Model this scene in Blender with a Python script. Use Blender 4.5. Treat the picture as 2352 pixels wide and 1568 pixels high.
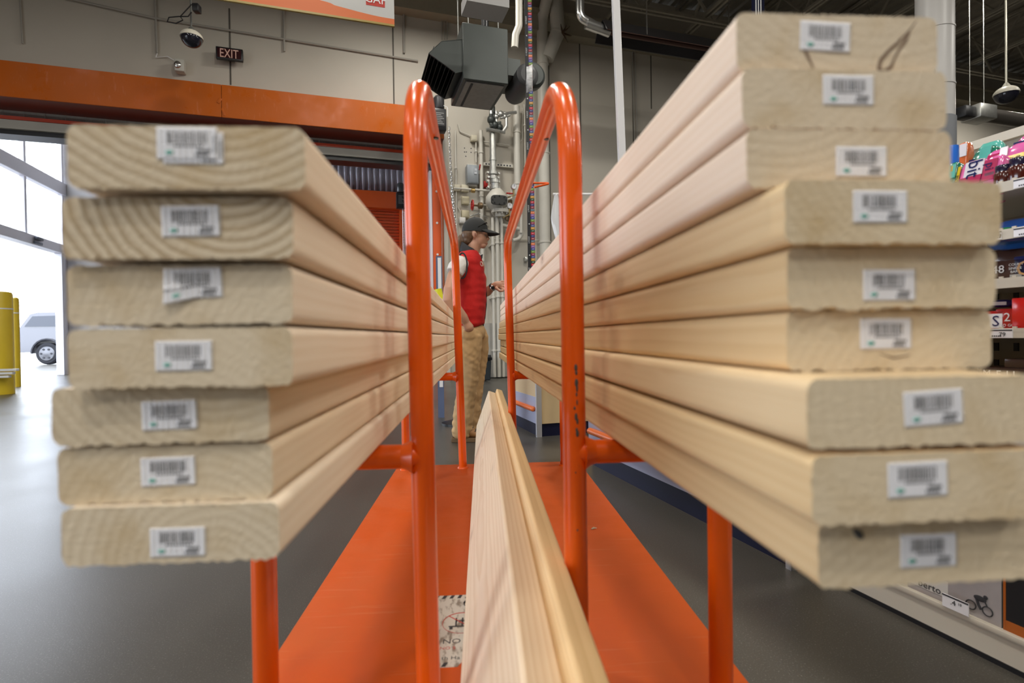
import bpy, bmesh, math, random
from mathutils import Vector, Matrix, noise
R = math.radians; PI = math.pi
sc = bpy.context.scene; C = sc.collection
for o in list(bpy.data.objects): bpy.data.objects.remove(o)
rnd = random.Random(5)

# ------------------------------------------------------------------ camera
F = 1224.0; CX, CY = 1176.0, 784.0; HC = .79
cam_d = bpy.data.cameras.new('camera'); cam = bpy.data.objects.new('camera', cam_d); C.objects.link(cam)
CAMR = Matrix.Rotation(-R(3.2), 4, 'Z') @ Matrix.Rotation(R(89.4), 4, 'X') @ Matrix.Rotation(-R(.8), 4, 'Z')
cam.matrix_world = Matrix.Translation((0, 0, HC)) @ CAMR
cam_d.sensor_width = 36; cam_d.lens = 36 * F / 2352; cam_d.clip_start = .02; cam_d.clip_end = 300
cam_d.dof.use_dof = True; cam_d.dof.focus_distance = 2.7; cam_d.dof.aperture_fstop = 4.4
sc.camera = cam
C0 = Vector((0, 0, HC)); CM = CAMR.to_3x3()
def ray(px, py): return CM @ Vector(((px - CX) / F, -(py - CY) / F, -1))
def at(px, py, Z): return C0 + ray(px, py) * Z
TB = R(13.9); UU = Vector((math.cos(TB), math.sin(TB), 0)); VV = Vector((-math.sin(TB), math.cos(TB), 0))
def B(u, v, z): return UU * u + VV * v + Vector((0, 0, z))          # building frame: u along the back wall, v towards it
def pv(px, py, v):
    d = ray(px, py); p = C0 + d * (v / d.dot(VV)); return p.dot(UU), p.z
def pu(px, py, u):
    d = ray(px, py); p = C0 + d * (u / d.dot(UU)); return p.dot(VV), p.z
def pz(px, py, z):
    d = ray(px, py); p = C0 + d * ((z - HC) / d.z); return p.dot(UU), p.dot(VV)
BM = Matrix.Rotation(TB, 4, 'Z')

# ------------------------------------------------------------------ light and exposure
sc.view_settings.view_transform = 'Standard'; sc.view_settings.look = 'None'
sc.view_settings.gamma = 1; sc.view_settings.use_curve_mapping = False
sc.view_settings.exposure = 0.0
W = bpy.data.worlds.new('sky'); sc.world = W; W.use_nodes = True
bg = W.node_tree.nodes['Background']; bg.inputs[0].default_value = (.80, .88, 1, 1); bg.inputs[1].default_value = 8.5
def lamp(name, loc, size, power, col=(1, .96, .88), rot=None, sy=None):
    d = bpy.data.lights.new(name, 'AREA'); d.energy = power; d.color = col; d.size = size
    if sy: d.shape = 'RECTANGLE'; d.size_y = sy
    else: d.shape = 'DISK'
    o = bpy.data.objects.new(name, d); C.objects.link(o); o.location = loc
    if rot: o.rotation_euler = rot
    return o
LAMP_W = 84
def portal(loc, rot, sx, sy):
    o = lamp('daylight_portal', loc, sx, 1, (1, 1, 1), rot, sy); o.data.cycles.is_portal = True
BAYS = [(u, v, 1.35) for v in (-6, -2.2) for u in (-5, -.6, 3.4)] + [(-5, 2, .6), (-.8, 1.6, 1.1), (3.2, 1.6, 1.1), (7.6, 1.6, 1), (-5, 5.6, .15), (-.4, 5.2, 1), (3.4, 5.4, 1), (9.0, 5.4, .9), (1.2, 7.6, 1.1), (11.5, -3, 1), (11.5, 3, 1), (15, 8, 1)]

# ------------------------------------------------------------------ materials
def lin(c): return tuple(((x / 255) / 12.92 if x / 255 <= .04045 else ((x / 255 + .055) / 1.055) ** 2.4) for x in c)
MATS = {}
def mat(name, col, rough=.5, metal=0, spec=None, noise_amt=0, noise_scale=8, bump=0, emit=None, coat=0, trans=0, alpha=1, stretch=None):
    if name in MATS: return MATS[name]
    m = bpy.data.materials.new(name); m.use_nodes = True; MATS[name] = m
    nt = m.node_tree; p = nt.nodes['Principled BSDF']
    p.inputs['Base Color'].default_value = (*col, 1); p.inputs['Roughness'].default_value = rough; p.inputs['Metallic'].default_value = metal
    if spec is not None: p.inputs['Specular IOR Level'].default_value = spec
    if coat: p.inputs['Coat Weight'].default_value = coat; p.inputs['Coat Roughness'].default_value = .08
    if trans: p.inputs['Transmission Weight'].default_value = trans
    if alpha < 1: p.inputs['Alpha'].default_value = alpha
    if emit: p.inputs['Emission Color'].default_value = (*emit[0], 1); p.inputs['Emission Strength'].default_value = emit[1]
    if noise_amt or bump:
        tc = nt.nodes.new('ShaderNodeTexCoord'); mp = nt.nodes.new('ShaderNodeMapping'); n = nt.nodes.new('ShaderNodeTexNoise')
        n.inputs['Scale'].default_value = noise_scale; n.inputs['Detail'].default_value = 6
        if stretch: mp.inputs['Scale'].default_value = stretch
        nt.links.new(tc.outputs['Object'], mp.inputs[0]); nt.links.new(mp.outputs[0], n.inputs['Vector'])
        if noise_amt:
            mx = nt.nodes.new('ShaderNodeMix'); mx.data_type = 'RGBA'
            mx.inputs[6].default_value = (*[c * (1 - noise_amt) for c in col], 1); mx.inputs[7].default_value = (*[min(1, c * (1 + noise_amt)) for c in col], 1)
            nt.links.new(n.outputs['Fac'], mx.inputs[0]); nt.links.new(mx.outputs[2], p.inputs['Base Color'])
        if bump:
            b = nt.nodes.new('ShaderNodeBump'); b.inputs['Strength'].default_value = bump; b.inputs['Distance'].default_value = .002
            nt.links.new(n.outputs['Fac'], b.inputs['Height']); nt.links.new(b.outputs[0], p.inputs['Normal'])
    return m
class NT:
    def __init__(s, m): s.t = m.node_tree; s.n = s.t.nodes
    def new(s, k, **kw):
        x = s.n.new('ShaderNode' + k)
        for a, b in kw.items(): setattr(x, a, b)
        return x
    def math(s, op, a, b=None, clamp=False):
        x = s.new('Math', operation=op); x.use_clamp = clamp
        for i, q in enumerate((a, b)):
            if q is None: continue
            if isinstance(q, (int, float)): x.inputs[i].default_value = q
            else: s.t.links.new(q, x.inputs[i])
        return x.outputs[0]
    def link(s, a, b): s.t.links.new(a, b)
    def mix(s, f, a, b, mode='MIX'):
        x = s.new('Mix', data_type='RGBA', blend_type=mode)
        for i, q in ((0, f), (6, a), (7, b)):
            if isinstance(q, (int, float)): x.inputs[i].default_value = q
            elif isinstance(q, tuple): x.inputs[i].default_value = (*q, 1)
            else: s.t.links.new(q, x.inputs[i])
        return x.outputs[2]
    def ramp(s, f, stops):
        x = s.new('ValToRGB'); e = x.color_ramp.elements
        while len(e) < len(stops): e.new(.5)
        for q, (p, c) in zip(e, stops): q.position = p; q.color = (*c, 1) if isinstance(c, tuple) else (c, c, c, 1)
        s.link(f, x.inputs[0]); return x.outputs[0]

def wood(name, end=False):
    m = bpy.data.materials.new(name); m.use_nodes = True; k = NT(m); p = k.n['Principled BSDF']
    tc = k.new('TexCoord'); sp = k.new('SeparateXYZ'); k.link(tc.outputs['Object'], sp.inputs[0])
    def attr(a):
        x = k.new('Attribute', attribute_type='OBJECT', attribute_name=a); return x
    px_, pz_, sd = attr('pith_x').outputs['Fac'], attr('pith_z').outputs['Fac'], attr('seed').outputs['Fac']
    n1 = k.new('TexNoise'); n1.noise_dimensions = '4D'; n1.inputs['Scale'].default_value = 1; n1.inputs['Detail'].default_value = 4
    mp = k.new('Mapping'); mp.inputs['Scale'].default_value = (9, 1.6, 9)
    k.link(tc.outputs['Object'], mp.inputs[0]); k.link(mp.outputs[0], n1.inputs['Vector']); k.link(sd, n1.inputs['W'])
    nz = k.math('SUBTRACT', n1.outputs['Fac'], .5)
    dx = k.math('ADD', k.math('SUBTRACT', sp.outputs[0], px_), k.math('MULTIPLY', nz, .028))
    dz = k.math('ADD', k.math('SUBTRACT', sp.outputs[2], pz_), k.math('MULTIPLY', nz, .020))
    r = k.math('SQRT', k.math('ADD', k.math('MULTIPLY', dx, dx), k.math('MULTIPLY', dz, dz)))
    w = k.math('FRACT', k.math('MULTIPLY', r, 140 if end else 150))
    ringc = k.ramp(w, [(0, 0.0), (.35, .1), (.72, .75), (.9, 1.0), (1, 0.0)])
    # fine fibre streaks
    n2 = k.new('TexNoise'); n2.inputs['Scale'].default_value = 1; n2.inputs['Detail'].default_value = 5
    mp2 = k.new('Mapping'); mp2.inputs['Scale'].default_value = (330, 160, 330) if end else (320, 5, 320)
    k.link(tc.outputs['Object'], mp2.inputs[0]); k.link(mp2.outputs[0], n2.inputs['Vector'])
    n3 = k.new('TexNoise'); n3.noise_dimensions = '4D'; n3.inputs['Scale'].default_value = 1; n3.inputs['Detail'].default_value = 3
    mp3 = k.new('Mapping'); mp3.inputs['Scale'].default_value = (22, 2.2, 22)
    k.link(tc.outputs['Object'], mp3.inputs[0]); k.link(mp3.outputs[0], n3.inputs['Vector']); k.link(sd, n3.inputs['W'])
    oi = k.new('ObjectInfo')
    if end:
        light = k.mix(.2, (.70, .59, .43), oi.outputs['Color']); dark = k.mix(.62, light, (.30, .18, .07))
        amt = k.math('MULTIPLY', k.math('MULTIPLY', ringc, attr('ring').outputs['Fac']), .8)
        col = k.mix(amt, light, dark)
        col = k.mix(k.math('MULTIPLY', k.math('SUBTRACT', n3.outputs['Fac'], .5), 2.4, True), col, (.50, .34, .15))
        col = k.mix(k.math('MULTIPLY', k.math('SUBTRACT', n2.outputs['Fac'], .48), 1.2, True), col, (.74, .64, .48))
    else:
        light = oi.outputs['Color']; dark = k.mix(.6, light, (.55, .33, .13), 'MIX')
        col = k.mix(k.math('MULTIPLY', ringc, attr('grain').outputs['Fac']), light, dark)
        col = k.mix(k.math('MULTIPLY', k.math('SUBTRACT', n2.outputs['Fac'], .45), .9, True), col, dark)
        # knots
        vo = k.new('TexVoronoi'); vo.voronoi_dimensions = '4D'; vo.inputs['Scale'].default_value = 1; vo.inputs['Randomness'].default_value = 1
        mp4 = k.new('Mapping'); mp4.inputs['Scale'].default_value = (0, 5.5, 12)
        k.link(tc.outputs['Object'], mp4.inputs[0]); k.link(mp4.outputs[0], vo.inputs['Vector']); k.link(sd, vo.inputs['W'])
        kn = k.ramp(vo.outputs['Distance'], [(0, .9), (.07, .85), (.10, .3), (.14, .4), (.20, .12), (.36, 0.0)])
        sc4 = k.new('SeparateColor'); k.link(vo.outputs['Color'], sc4.inputs[0]); kn = k.math('MULTIPLY', kn, k.math('LESS_THAN', sc4.outputs[0], .28))
        kx = k.mix(k.math('MULTIPLY', kn, .85), col, (.16, .065, .018))
        col = kx
    k.link(col, p.inputs['Base Color']); p.inputs['Roughness'].default_value = .85 if end else .55
    p.inputs['Specular IOR Level'].default_value = .15 if end else .3
    bp = k.new('Bump'); bp.inputs['Strength'].default_value = .9 if end else .12; bp.inputs['Distance'].default_value = .001
    k.link(n2.outputs['Fac'], bp.inputs['Height']); k.link(bp.outputs[0], p.inputs['Normal'])
    return m
WOOD = wood('planed_wood'); WEND = wood('sawn_end_grain', True)

ORANGE = mat('orange_enamel', (.72, .092, .002), .28, spec=.4, coat=.12)
k = NT(ORANGE); p = k.n['Principled BSDF']
def scuffed(name, col, scuff, rough):
    m = bpy.data.materials.new(name); m.use_nodes = True; k = NT(m); p = k.n['Principled BSDF']; MATS[name] = m; p.inputs['Specular IOR Level'].default_value = .2
    tc = k.new('TexCoord'); n = k.new('TexNoise'); n.inputs['Scale'].default_value = 3.2; n.inputs['Detail'].default_value = 8; n.inputs['Roughness'].default_value = .6
    k.link(tc.outputs['Object'], n.inputs['Vector'])
    f = k.ramp(n.outputs['Fac'], [(.35, 0.0), (.7, 1.0)])
    c = k.mix(k.math('MULTIPLY', f, .4), col, scuff)
    mp = k.new('Mapping'); mp.inputs['Scale'].default_value = (6, 90, 6); mp.inputs['Rotation'].default_value = (0, 0, .5)
    s = k.new('TexNoise'); s.inputs['Scale'].default_value = 1; s.inputs['Detail'].default_value = 3
    k.link(tc.outputs['Object'], mp.inputs[0]); k.link(mp.outputs[0], s.inputs['Vector'])
    c = k.mix(k.math('MULTIPLY', k.ramp(s.outputs['Fac'], [(.62, 0.0), (.75, 1.0)]), .35), c, (.60, .20, .10))
    k.link(c, p.inputs['Base Color']); r = k.math('ADD', k.math('MULTIPLY', f, .25), rough); k.link(r, p.inputs['Roughness'])
    return m
DECKO = scuffed('scuffed_orange_deck', (.56, .078, .003), (.42, .11, .03), .42)
BEAMO = scuffed('dented_orange_sheet', (.48, .10, .008), (.42, .11, .018), .25)
WHITE = mat('white_paint', (.78, .78, .78), .35); BLACK = mat('black_plastic', (.010, .010, .012), .4)
DKGREY = mat('grey_green_steel', (.055, .062, .058), .42, .3, noise_amt=.15, noise_scale=3)
GALV = mat('galvanised_steel', (.55, .55, .52), .35, .8, noise_amt=.25, noise_scale=20)
STEEL = mat('bright_steel', (.75, .75, .74), .22, .95)
ALU = mat('brushed_aluminium', (.62, .62, .65), .35, .7)
BRASS = mat('brass', (.55, .38, .15), .35, .8)
REDP = mat('red_paint', (.45, .02, .015), .4)
PIPEW = mat('cream_pipe_paint', (.62, .59, .52), .42, noise_amt=.1, noise_scale=5)
WALLM = mat('painted_wall', (.52, .48, .41), .6, noise_amt=.12, noise_scale=.8, bump=.15)
NAVY = mat('navy_laminate', (.007, .008, .028), .5, spec=.25); LILAC = mat('pale_blue_laminate', (.36, .38, .52), .42)
TANL = mat('tan_laminate', (.60, .44, .24), .45, noise_amt=.06, noise_scale=30, stretch=(1, 1, .1))
SHELF = mat('cream_shelf_steel', (.58, .53, .44), .45, noise_amt=.08, noise_scale=6)
PAPER = mat('white_sticker_paper', (.82, .81, .84), .5); INK = mat('black_ink', (.03, .03, .035), .6); GREEN = mat('green_ink', (.01, .30, .22), .6)
YEL = mat('yellow_paint', (.70, .50, .02), .38, noise_amt=.12, noise_scale=4)
GLASS = mat('clear_glass', (.95, .98, 1), .02, alpha=.08)
JOIST = mat('joist_paint', (.34, .31, .25), .6, noise_amt=.2); DECKM = mat('roof_deck_paint', (.27, .245, .20), .7, noise_amt=.25, noise_scale=1.5)

# concrete floor
FL = bpy.data.materials.new('polished_concrete'); FL.use_nodes = True; k = NT(FL); p = k.n['Principled BSDF']
tc = k.new('TexCoord'); n = k.new('TexNoise'); n.inputs['Scale'].default_value = 1.1; n.inputs['Detail'].default_value = 8; k.link(tc.outputs['Object'], n.inputs['Vector'])
n2 = k.new('TexNoise'); n2.inputs['Scale'].default_value = 260; n2.inputs['Detail'].default_value = 3; k.link(tc.outputs['Object'], n2.inputs['Vector'])
c = k.mix(n.outputs['Fac'], (.045, .041, .034), (.095, .088, .075))
c = k.mix(k.math('MULTIPLY', k.ramp(n2.outputs['Fac'], [(.60, 0.0), (.72, 1.0)]), .5), c, (.30, .29, .27))
c = k.mix(k.math('MULTIPLY', k.ramp(n2.outputs['Fac'], [(.28, 1.0), (.40, 0.0)]), .5), c, (.03, .028, .025))
k.link(c, p.inputs['Base Color']); k.link(k.math('ADD', k.math('MULTIPLY', n.outputs['Fac'],   .2), .25), p.inputs['Roughness'])
bp = k.new('Bump'); bp.inputs['Strength'].default_value = .12; bp.inputs['Distance'].default_value = .002; k.link(n2.outputs['Fac'], bp.inputs['Height']); k.link(bp.outputs[0], p.inputs['Normal'])

FL.node_tree.nodes['Principled BSDF'].inputs['Specular IOR Level'].default_value = .4
# ------------------------------------------------------------------ mesh builder
WL = {}
def wl(o): return WL.get(o.name, Vector((0, 0, 0))) if o else Vector((0, 0, 0))
class MB:
    def __init__(s, T=None): s.v = []; s.f = []; s.m = []; s.T = T
    def add(s, vs, fs, mi=0):
        b = len(s.v); s.v += [(s.T @ Vector(q)) if s.T else Vector(q) for q in vs]
        s.f += [tuple(b + i for i in q) for q in fs]; s.m += [mi] * len(fs); return s
    def box(s, c, d, M=None, mi=0, bev=0):
        x, y, z = [q / 2 for q in d]; c = Vector(c)
        if bev:
            bm = bmesh.new(); bmesh.ops.create_cube(bm, size=1); bmesh.ops.scale(bm, vec=d, verts=bm.verts)
            bmesh.ops.bevel(bm, geom=bm.edges[:], offset=bev, segments=2, affect='EDGES', profile=.5)
            vs = [v.co.copy() for v in bm.verts]; fs = [[v.index for v in f.verts] for f in bm.faces]; bm.free()
        else:
            vs = [Vector((a * x, b * y, e * z)) for a in (-1, 1) for b in (-1, 1) for e in (-1, 1)]
            fs = [(0, 1, 3, 2), (4, 6, 7, 5), (0, 4, 5, 1), (2, 3, 7, 6), (0, 2, 6, 4), (1, 5, 7, 3)]
        if M: vs = [M @ q for q in vs]
        return s.add([q + c for q in vs], fs, mi)
    def bx(s, a, b, mi=0, bev=0):
        return s.box([(p + q) / 2 for p, q in zip(a, b)], [abs(q - p) for p, q in zip(a, b)], None, mi, bev)
    def tube(s, P, r, n=16, mi=0, cap=True, flat=1):
        P = [Vector(q) for q in P]; rs = r if isinstance(r, (list, tuple)) else [r] * len(P)
        t0 = (P[1] - P[0]).normalized(); a = t0.orthogonal().normalized(); vs = []
        for i, q in enumerate(P):
            t = ((P[min(i + 1, len(P) - 1)] - P[i]).normalized() + (P[i] - P[max(i - 1, 0)]).normalized()).normalized()
            a = (a - t * a.dot(t)).normalized(); b = t.cross(a)
            vs += [q + (a * math.cos(w) + b * math.sin(w) * flat) * rs[i] for w in [2 * PI * j / n for j in range(n)]]
        fs = [(i * n + j, i * n + (j + 1) % n, (i + 1) * n + (j + 1) % n, (i + 1) * n + j) for i in range(len(P) - 1) for j in range(n)]
        if cap: fs += [tuple(range(n - 1, -1, -1)), tuple((len(P) - 1) * n + j for j in range(n))]
        return s.add(vs, fs, mi)
    def lathe(s, prof, o, ax=(0, 0, 1), n=24, mi=0):
        ax = Vector(ax).normalized(); a = ax.orthogonal().normalized(); b = ax.cross(a); o = Vector(o); vs = []
        for r, h in prof: vs += [o + ax * h + (a * math.cos(w) + b * math.sin(w)) * max(r, 1e-5) for w in [2 * PI * j / n for j in range(n)]]
        L = len(prof)
        fs = [(i * n + j, i * n + (j + 1) % n, (i + 1) * n + (j + 1) % n, (i + 1) * n + j) for i in range(L - 1) for j in range(n)]
        fs += [tuple(range(n - 1, -1, -1)), tuple((L - 1) * n + j for j in range(n))]
        return s.add(vs, fs, mi)
    def prism(s, poly, d, mi=0):
        P = [Vector(q) for q in poly]; d = Vector(d); n = len(P)
        return s.add(P + [q + d for q in P], [tuple(range(n - 1, -1, -1)), tuple(range(n, 2 * n))] + [(i, (i + 1) % n, n + (i + 1) % n, n + i) for i in range(n)], mi)
    def ell(s, c, r, n=20, m=12, mi=0, M=None, z0=-1, z1=1):
        c = Vector(c); vs = []; a0 = math.asin(z0); a1 = math.asin(z1)
        for i in range(m + 1):
            t = a0 + (a1 - a0) * i / m
            for j in range(n):
                w = 2 * PI * j / n; q = Vector((max(math.cos(t), 1e-4) * math.cos(w) * r[0], max(math.cos(t), 1e-4) * math.sin(w) * r[1], math.sin(t) * r[2]))
                vs.append(c + (M @ q if M else q))
        fs = [(i * n + j, i * n + (j + 1) % n, (i + 1) * n + (j + 1) % n, (i + 1) * n + j) for i in range(m) for j in range(n)]
        fs += [tuple(range(n - 1, -1, -1)), tuple(m * n + j for j in range(n))]
        return s.add(vs, fs, mi)
    def loft(s, rings, mi=0, cap=True):
        n = len(rings[0]); vs = [q for r in rings for q in r]
        fs = [(i * n + j, i * n + (j + 1) % n, (i + 1) * n + (j + 1) % n, (i + 1) * n + j) for i in range(len(rings) - 1) for j in range(n)]
        if cap: fs += [tuple(range(n - 1, -1, -1)), tuple((len(rings) - 1) * n + j for j in range(n))]
        return s.add(vs, fs, mi)
    def quad(s, a, b, c, d, mi=0): return s.add([a, b, c, d], [(0, 1, 2, 3)], mi)
    def text(s, t, o, ax, ay, size, mi=0, ext=.0006, center=True, sx=1):
        # flat lettering in the frame (o, ax, ay)
        me = text_me(t); ax = Vector(ax).normalized(); ay = Vector(ay).normalized(); az = ax.cross(ay); o = Vector(o)
        xs = [v.co.x for v in me.vertices]; w = (max(xs) + min(xs)) / 2 if center else 0
        return s.add([o + ax * (v.co.x - w) * size * sx + ay * (v.co.y - .35 * center) * size + az * (v.co.z * 40 * ext) for v in me.vertices], [tuple(q.vertices) for q in me.polygons], mi)
    def build(s, name, mats, parent=None, org=None, local=False, ang=35, sub=0, bevel=0, solid=0):
        me = bpy.data.meshes.new(name); off = Vector((0, 0, 0))
        if parent and not local: off = wl(parent)
        elif not parent:
            if org is not None: off = Vector(org)
            elif not local:
                lo = [min(q[i] for q in s.v) for i in range(3)]; hi = [max(q[i] for q in s.v) for i in range(3)]
                off = Vector(((lo[0] + hi[0]) / 2, (lo[1] + hi[1]) / 2, lo[2]))
        me.from_pydata([tuple(q - off) for q in s.v], [], s.f)
        for m in (mats if isinstance(mats, (list, tuple)) else [mats]): me.materials.append(m)
        me.polygons.foreach_set('material_index', s.m); me.polygons.foreach_set('use_smooth', [True] * len(me.polygons))
        me.update(); me.set_sharp_from_angle(angle=R(ang))
        o = bpy.data.objects.new(name, me); C.objects.link(o)
        if parent: o.parent = parent; WL[o.name] = wl(parent) if not local else Vector((0, 0, 0))
        else: o.location = off; WL[o.name] = off.copy()
        if bevel:
            b = o.modifiers.new('edge', 'BEVEL'); b.width = bevel; b.segments = 2; b.limit_method = 'ANGLE'
        if solid: q = o.modifiers.new('thick', 'SOLIDIFY'); q.thickness = solid
        if sub: q = o.modifiers.new('smooth', 'SUBSURF'); q.levels = q.render_levels = sub
        return o
TXT = {}
def text_me(t):
    if t not in TXT:
        cu = bpy.data.curves.new('txt', 'FONT'); cu.body = t; cu.resolution_u = 2; cu.extrude = .025
        o = bpy.data.objects.new('txt', cu); C.objects.link(o)
        TXT[t] = bpy.data.meshes.new_from_object(o.evaluated_get(bpy.context.evaluated_depsgraph_get())); bpy.data.objects.remove(o)
    return TXT[t]
def tag(o, label, cat, group=None, kind=None):
    o['label'] = label; o['category'] = cat
    if group: o['group'] = group
    if kind: o['kind'] = kind
    return o
def st(o): o['kind'] = 'structure'; return o
def thing(name, label, cat, loc, group=None, rz=0):
    o = bpy.data.objects.new(name, None); C.objects.link(o); o.location = loc; o.rotation_euler = (0, 0, rz); o.empty_display_size = .1
    WL[o.name] = Vector(loc); return tag(o, label, cat, group)
def copy_tree(o, parent=None, loc=None):
    c = o.copy(); C.objects.link(c); c.parent = parent
    if loc is not None: c.location = loc
    for ch in list(o.children): copy_tree(ch, c)
    return c
def fillet(P, rad, n=10):
    P = [Vector(q) for q in P]; rad = rad if isinstance(rad, (list, tuple)) else [rad] * len(P); out = [P[0]]
    for i in range(1, len(P) - 1):
        a = (P[i - 1] - P[i]).normalized(); b = (P[i + 1] - P[i]).normalized(); ang = a.angle(b); r = rad[i]
        d = r / math.tan(ang / 2); s0 = P[i] + a * d; s1 = P[i] + b * d
        cen = P[i] + (a + b).normalized() * (r / math.sin(ang / 2)); e0 = s0 - cen; e1 = s1 - cen; tot = e0.angle(e1)
        for j in range(n + 1):
            t = j / n; out.append(cen + (e0 * math.sin((1 - t) * tot) + e1 * math.sin(t * tot)) / math.sin(tot))
    return out + [P[-1]]

# ================================================================== building shell
WV = 9.8                      # back wall plane
TOP = 7.7
m = MB(BM); m.bx((-40, -12, -.1), (26, 34, 0)); st(m.build('floor', FL, org=(0, 0, 0)))
OPL, OPR = -7.2, pv(1012, 500, WV)[0]             # opening under the orange header
HZ = pv(500, 285, WV)[1] - .1
m = MB(BM); m.bx((OPR, WV, 0), (24, WV + .3, TOP)); m.bx((-9, WV, pv(500, 268, WV - .55)[1] - .03), (OPR, WV + .3, TOP))
wb = st(m.build('wall_back', WALLM, org=(0, 0, 0)))
m = MB(BM); m.bx((-9.3, -12, 0), (-9, -2.5, TOP)); m.bx((-9.3, 3.6, 0), (-9, WV + .3, TOP)); m.bx((-9.3, -2.5, 3.7), (-9, 3.6, TOP)); st(m.build('wall_left', WALLM, org=(0, 0, 0)))
PORTALS = [1]; portal(B(-9.1, .55, 1.85), (R(90), 0, TB - R(90)), 6.1, 3.7)
m = MB(BM); m.bx((24, -12, 0), (24.3, 30, TOP)); st(m.build('wall_right', mat('stacked_stock', (.13, .11, .09), .8, noise_amt=.6, noise_scale=2), org=(0, 0, 0)))
m = MB(BM); m.bx((-9.3, -12.3, 0), (24.3, -12, TOP)); st(m.build('wall_rear', MATS['stacked_stock'], org=(0, 0, 0)))
# roof deck (corrugated) over the store
m = MB(BM); prof = []
for i in range(int(33 / .3)):
    u = -9.3 + i * .3; prof += [(u, 0), (u + .1, 0), (u + .13, .05), (u + .27, .05)]
n = len(prof)
m.add([(u, -12.3, TOP + z) for u, z in prof] + [(u, WV + .3, TOP + z) for u, z in prof], [(i, i + 1, n + i + 1, n + i) for i in range(n - 1)])
m.bx((-9.3, -12.3, TOP + .06), (24.3, WV + .3, TOP + .2)); st(m.build('ceiling', DECKM, org=(0, 0, 0)))
# wall panel joints, drawn as thin dark strips
for px, y0, y1 in ((530, 20, 195), (905, 60, 240), (1265, 130, 560), (1335, 70, 420), (1455, 105, 330), (1496, 108, 250)):
    u, z0 = pv(px, y1, WV); u2, z1 = pv(px, y0, WV)
    m = MB(BM); m.bx((u - .012, WV - .006, z0), (u + .012, WV, z1)); st(m.build('trim_1', mat('joint_dark', (.10, .09, .075), .8)))
# ledger beam at top of the wall
uL, zT = pv(1200, 62, WV - .25); m = MB(BM)
m.bx((-9, WV - .25, zT), (24, WV, zT + .32)); m.bx((-9, WV - .34, zT + .30), (24, WV, zT + .36)); st(m.build('trim_2', mat('ledger_paint', (.36, .32, .24), .6, noise_amt=.1), org=(0, 0, 0)))
# roof steel: open web joists along v, girders along u
def truss(a, b, h, step, r=.025):
    a = Vector(a); b = Vector(b); up = Vector((0, 0, h)); mm = MB(BM); d = b - a; L = d.length; t = d / L; s = Vector((-t.y, t.x, 0)) * .05
    for q in (a, a + up):
        for sg in (-1, 1):
            c = (q + q + d) / 2 + s * sg; mm.box(c, (.045 if abs(t.x) < .5 else L, L if abs(t.x) < .5 else .045, .05))
    k_ = int(L / step)
    for i in range(k_):
        p0 = a + t * (i * step); p1 = a + t * ((i + .5) * step) + up; p2 = a + t * ((i + 1) * step)
        mm.tube([p0, p1], r, 5, cap=False); mm.tube([p1, p2], r, 5, cap=False)
    return mm
JZ = zT + .4
for i, u in enumerate([-7.6, -5.8, -4, -2.2, -.4, 1.4, 3.2, 5, 6.8, 8.6, 10.4, 12.2, 14, 17.6, 21.2]):
    j = st(truss((u, -6, JZ), (u, WV, JZ), TOP - JZ - .05, 1.1).build('trim_3', JOIST, org=(0, 0, 0)))
for v in (1.5, 5.6, 8.9):
    g = st(truss((-9, v, JZ - .45 if v < 8 else JZ - .1), (24, v, JZ - .45 if v < 8 else JZ - .1), TOP - JZ + .2, 1.6, .03).build('trim_4', JOIST, org=(0, 0, 0)))
# vestibule behind the opening
VD = 15.7; GU = -6.6
m = MB(BM); m.bx((GU - .1, VD, 0), (OPR + .6, VD + .2, 7.2)); st(m.build('wall_vestibule', mat('vestibule_paint', (.45, .43, .42), .6), org=(0, 0, 0)))
m = MB(BM); m.bx((OPR + .35, WV + .3, 0), (OPR + .6, VD, 7.2)); st(m.build('wall_vestibule', MATS['vestibule_paint'], org=(0, 0, 0)))
m = MB(BM); m.bx((GU - .1, WV + .3, 7.1), (OPR + .6, VD + .2, 7.3)); st(m.build('ceiling_vestibule', MATS['vestibule_paint'], org=(0, 0, 0)))
# orange header hood
def vz(x, y, v): return pv(x, y, v)[1]
hz1 = vz(500, 193, WV - .55); hz0 = vz(500, 268, WV - .55); ue = pv(1020, 300, WV - .55)[0]
us = pv(509, 230, WV - .55)[0]
hd = thing('door_header', 'long glossy orange sheet metal header hood over the entrance opening', 'header', B(us, WV - .3, hz0))
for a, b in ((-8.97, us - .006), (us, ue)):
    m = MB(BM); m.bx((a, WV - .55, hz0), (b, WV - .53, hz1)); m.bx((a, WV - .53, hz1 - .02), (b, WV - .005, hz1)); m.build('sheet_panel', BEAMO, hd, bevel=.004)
    m = MB(BM); m.bx((a, WV - .53, hz0), (b, WV - .005, hz0 + .015)); m.build('underside_sheet', mat('shaded_orange_sheet', (.17, .022, .008), .3), hd)  # hood's underside shade put into its colour, maroon instead of the front orange
m = MB(BM); m.box((us - .03, WV - .552, hz0 + .25), (.05, .012, .09), Matrix.Rotation(.5, 3, 'Y'), bev=.005); m.box((us + .02, WV - .552, hz0 + .08), (.03, .010, .12), Matrix.Rotation(-.3, 3, 'Y'), bev=.004); m.build('dent', BEAMO, hd)
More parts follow.
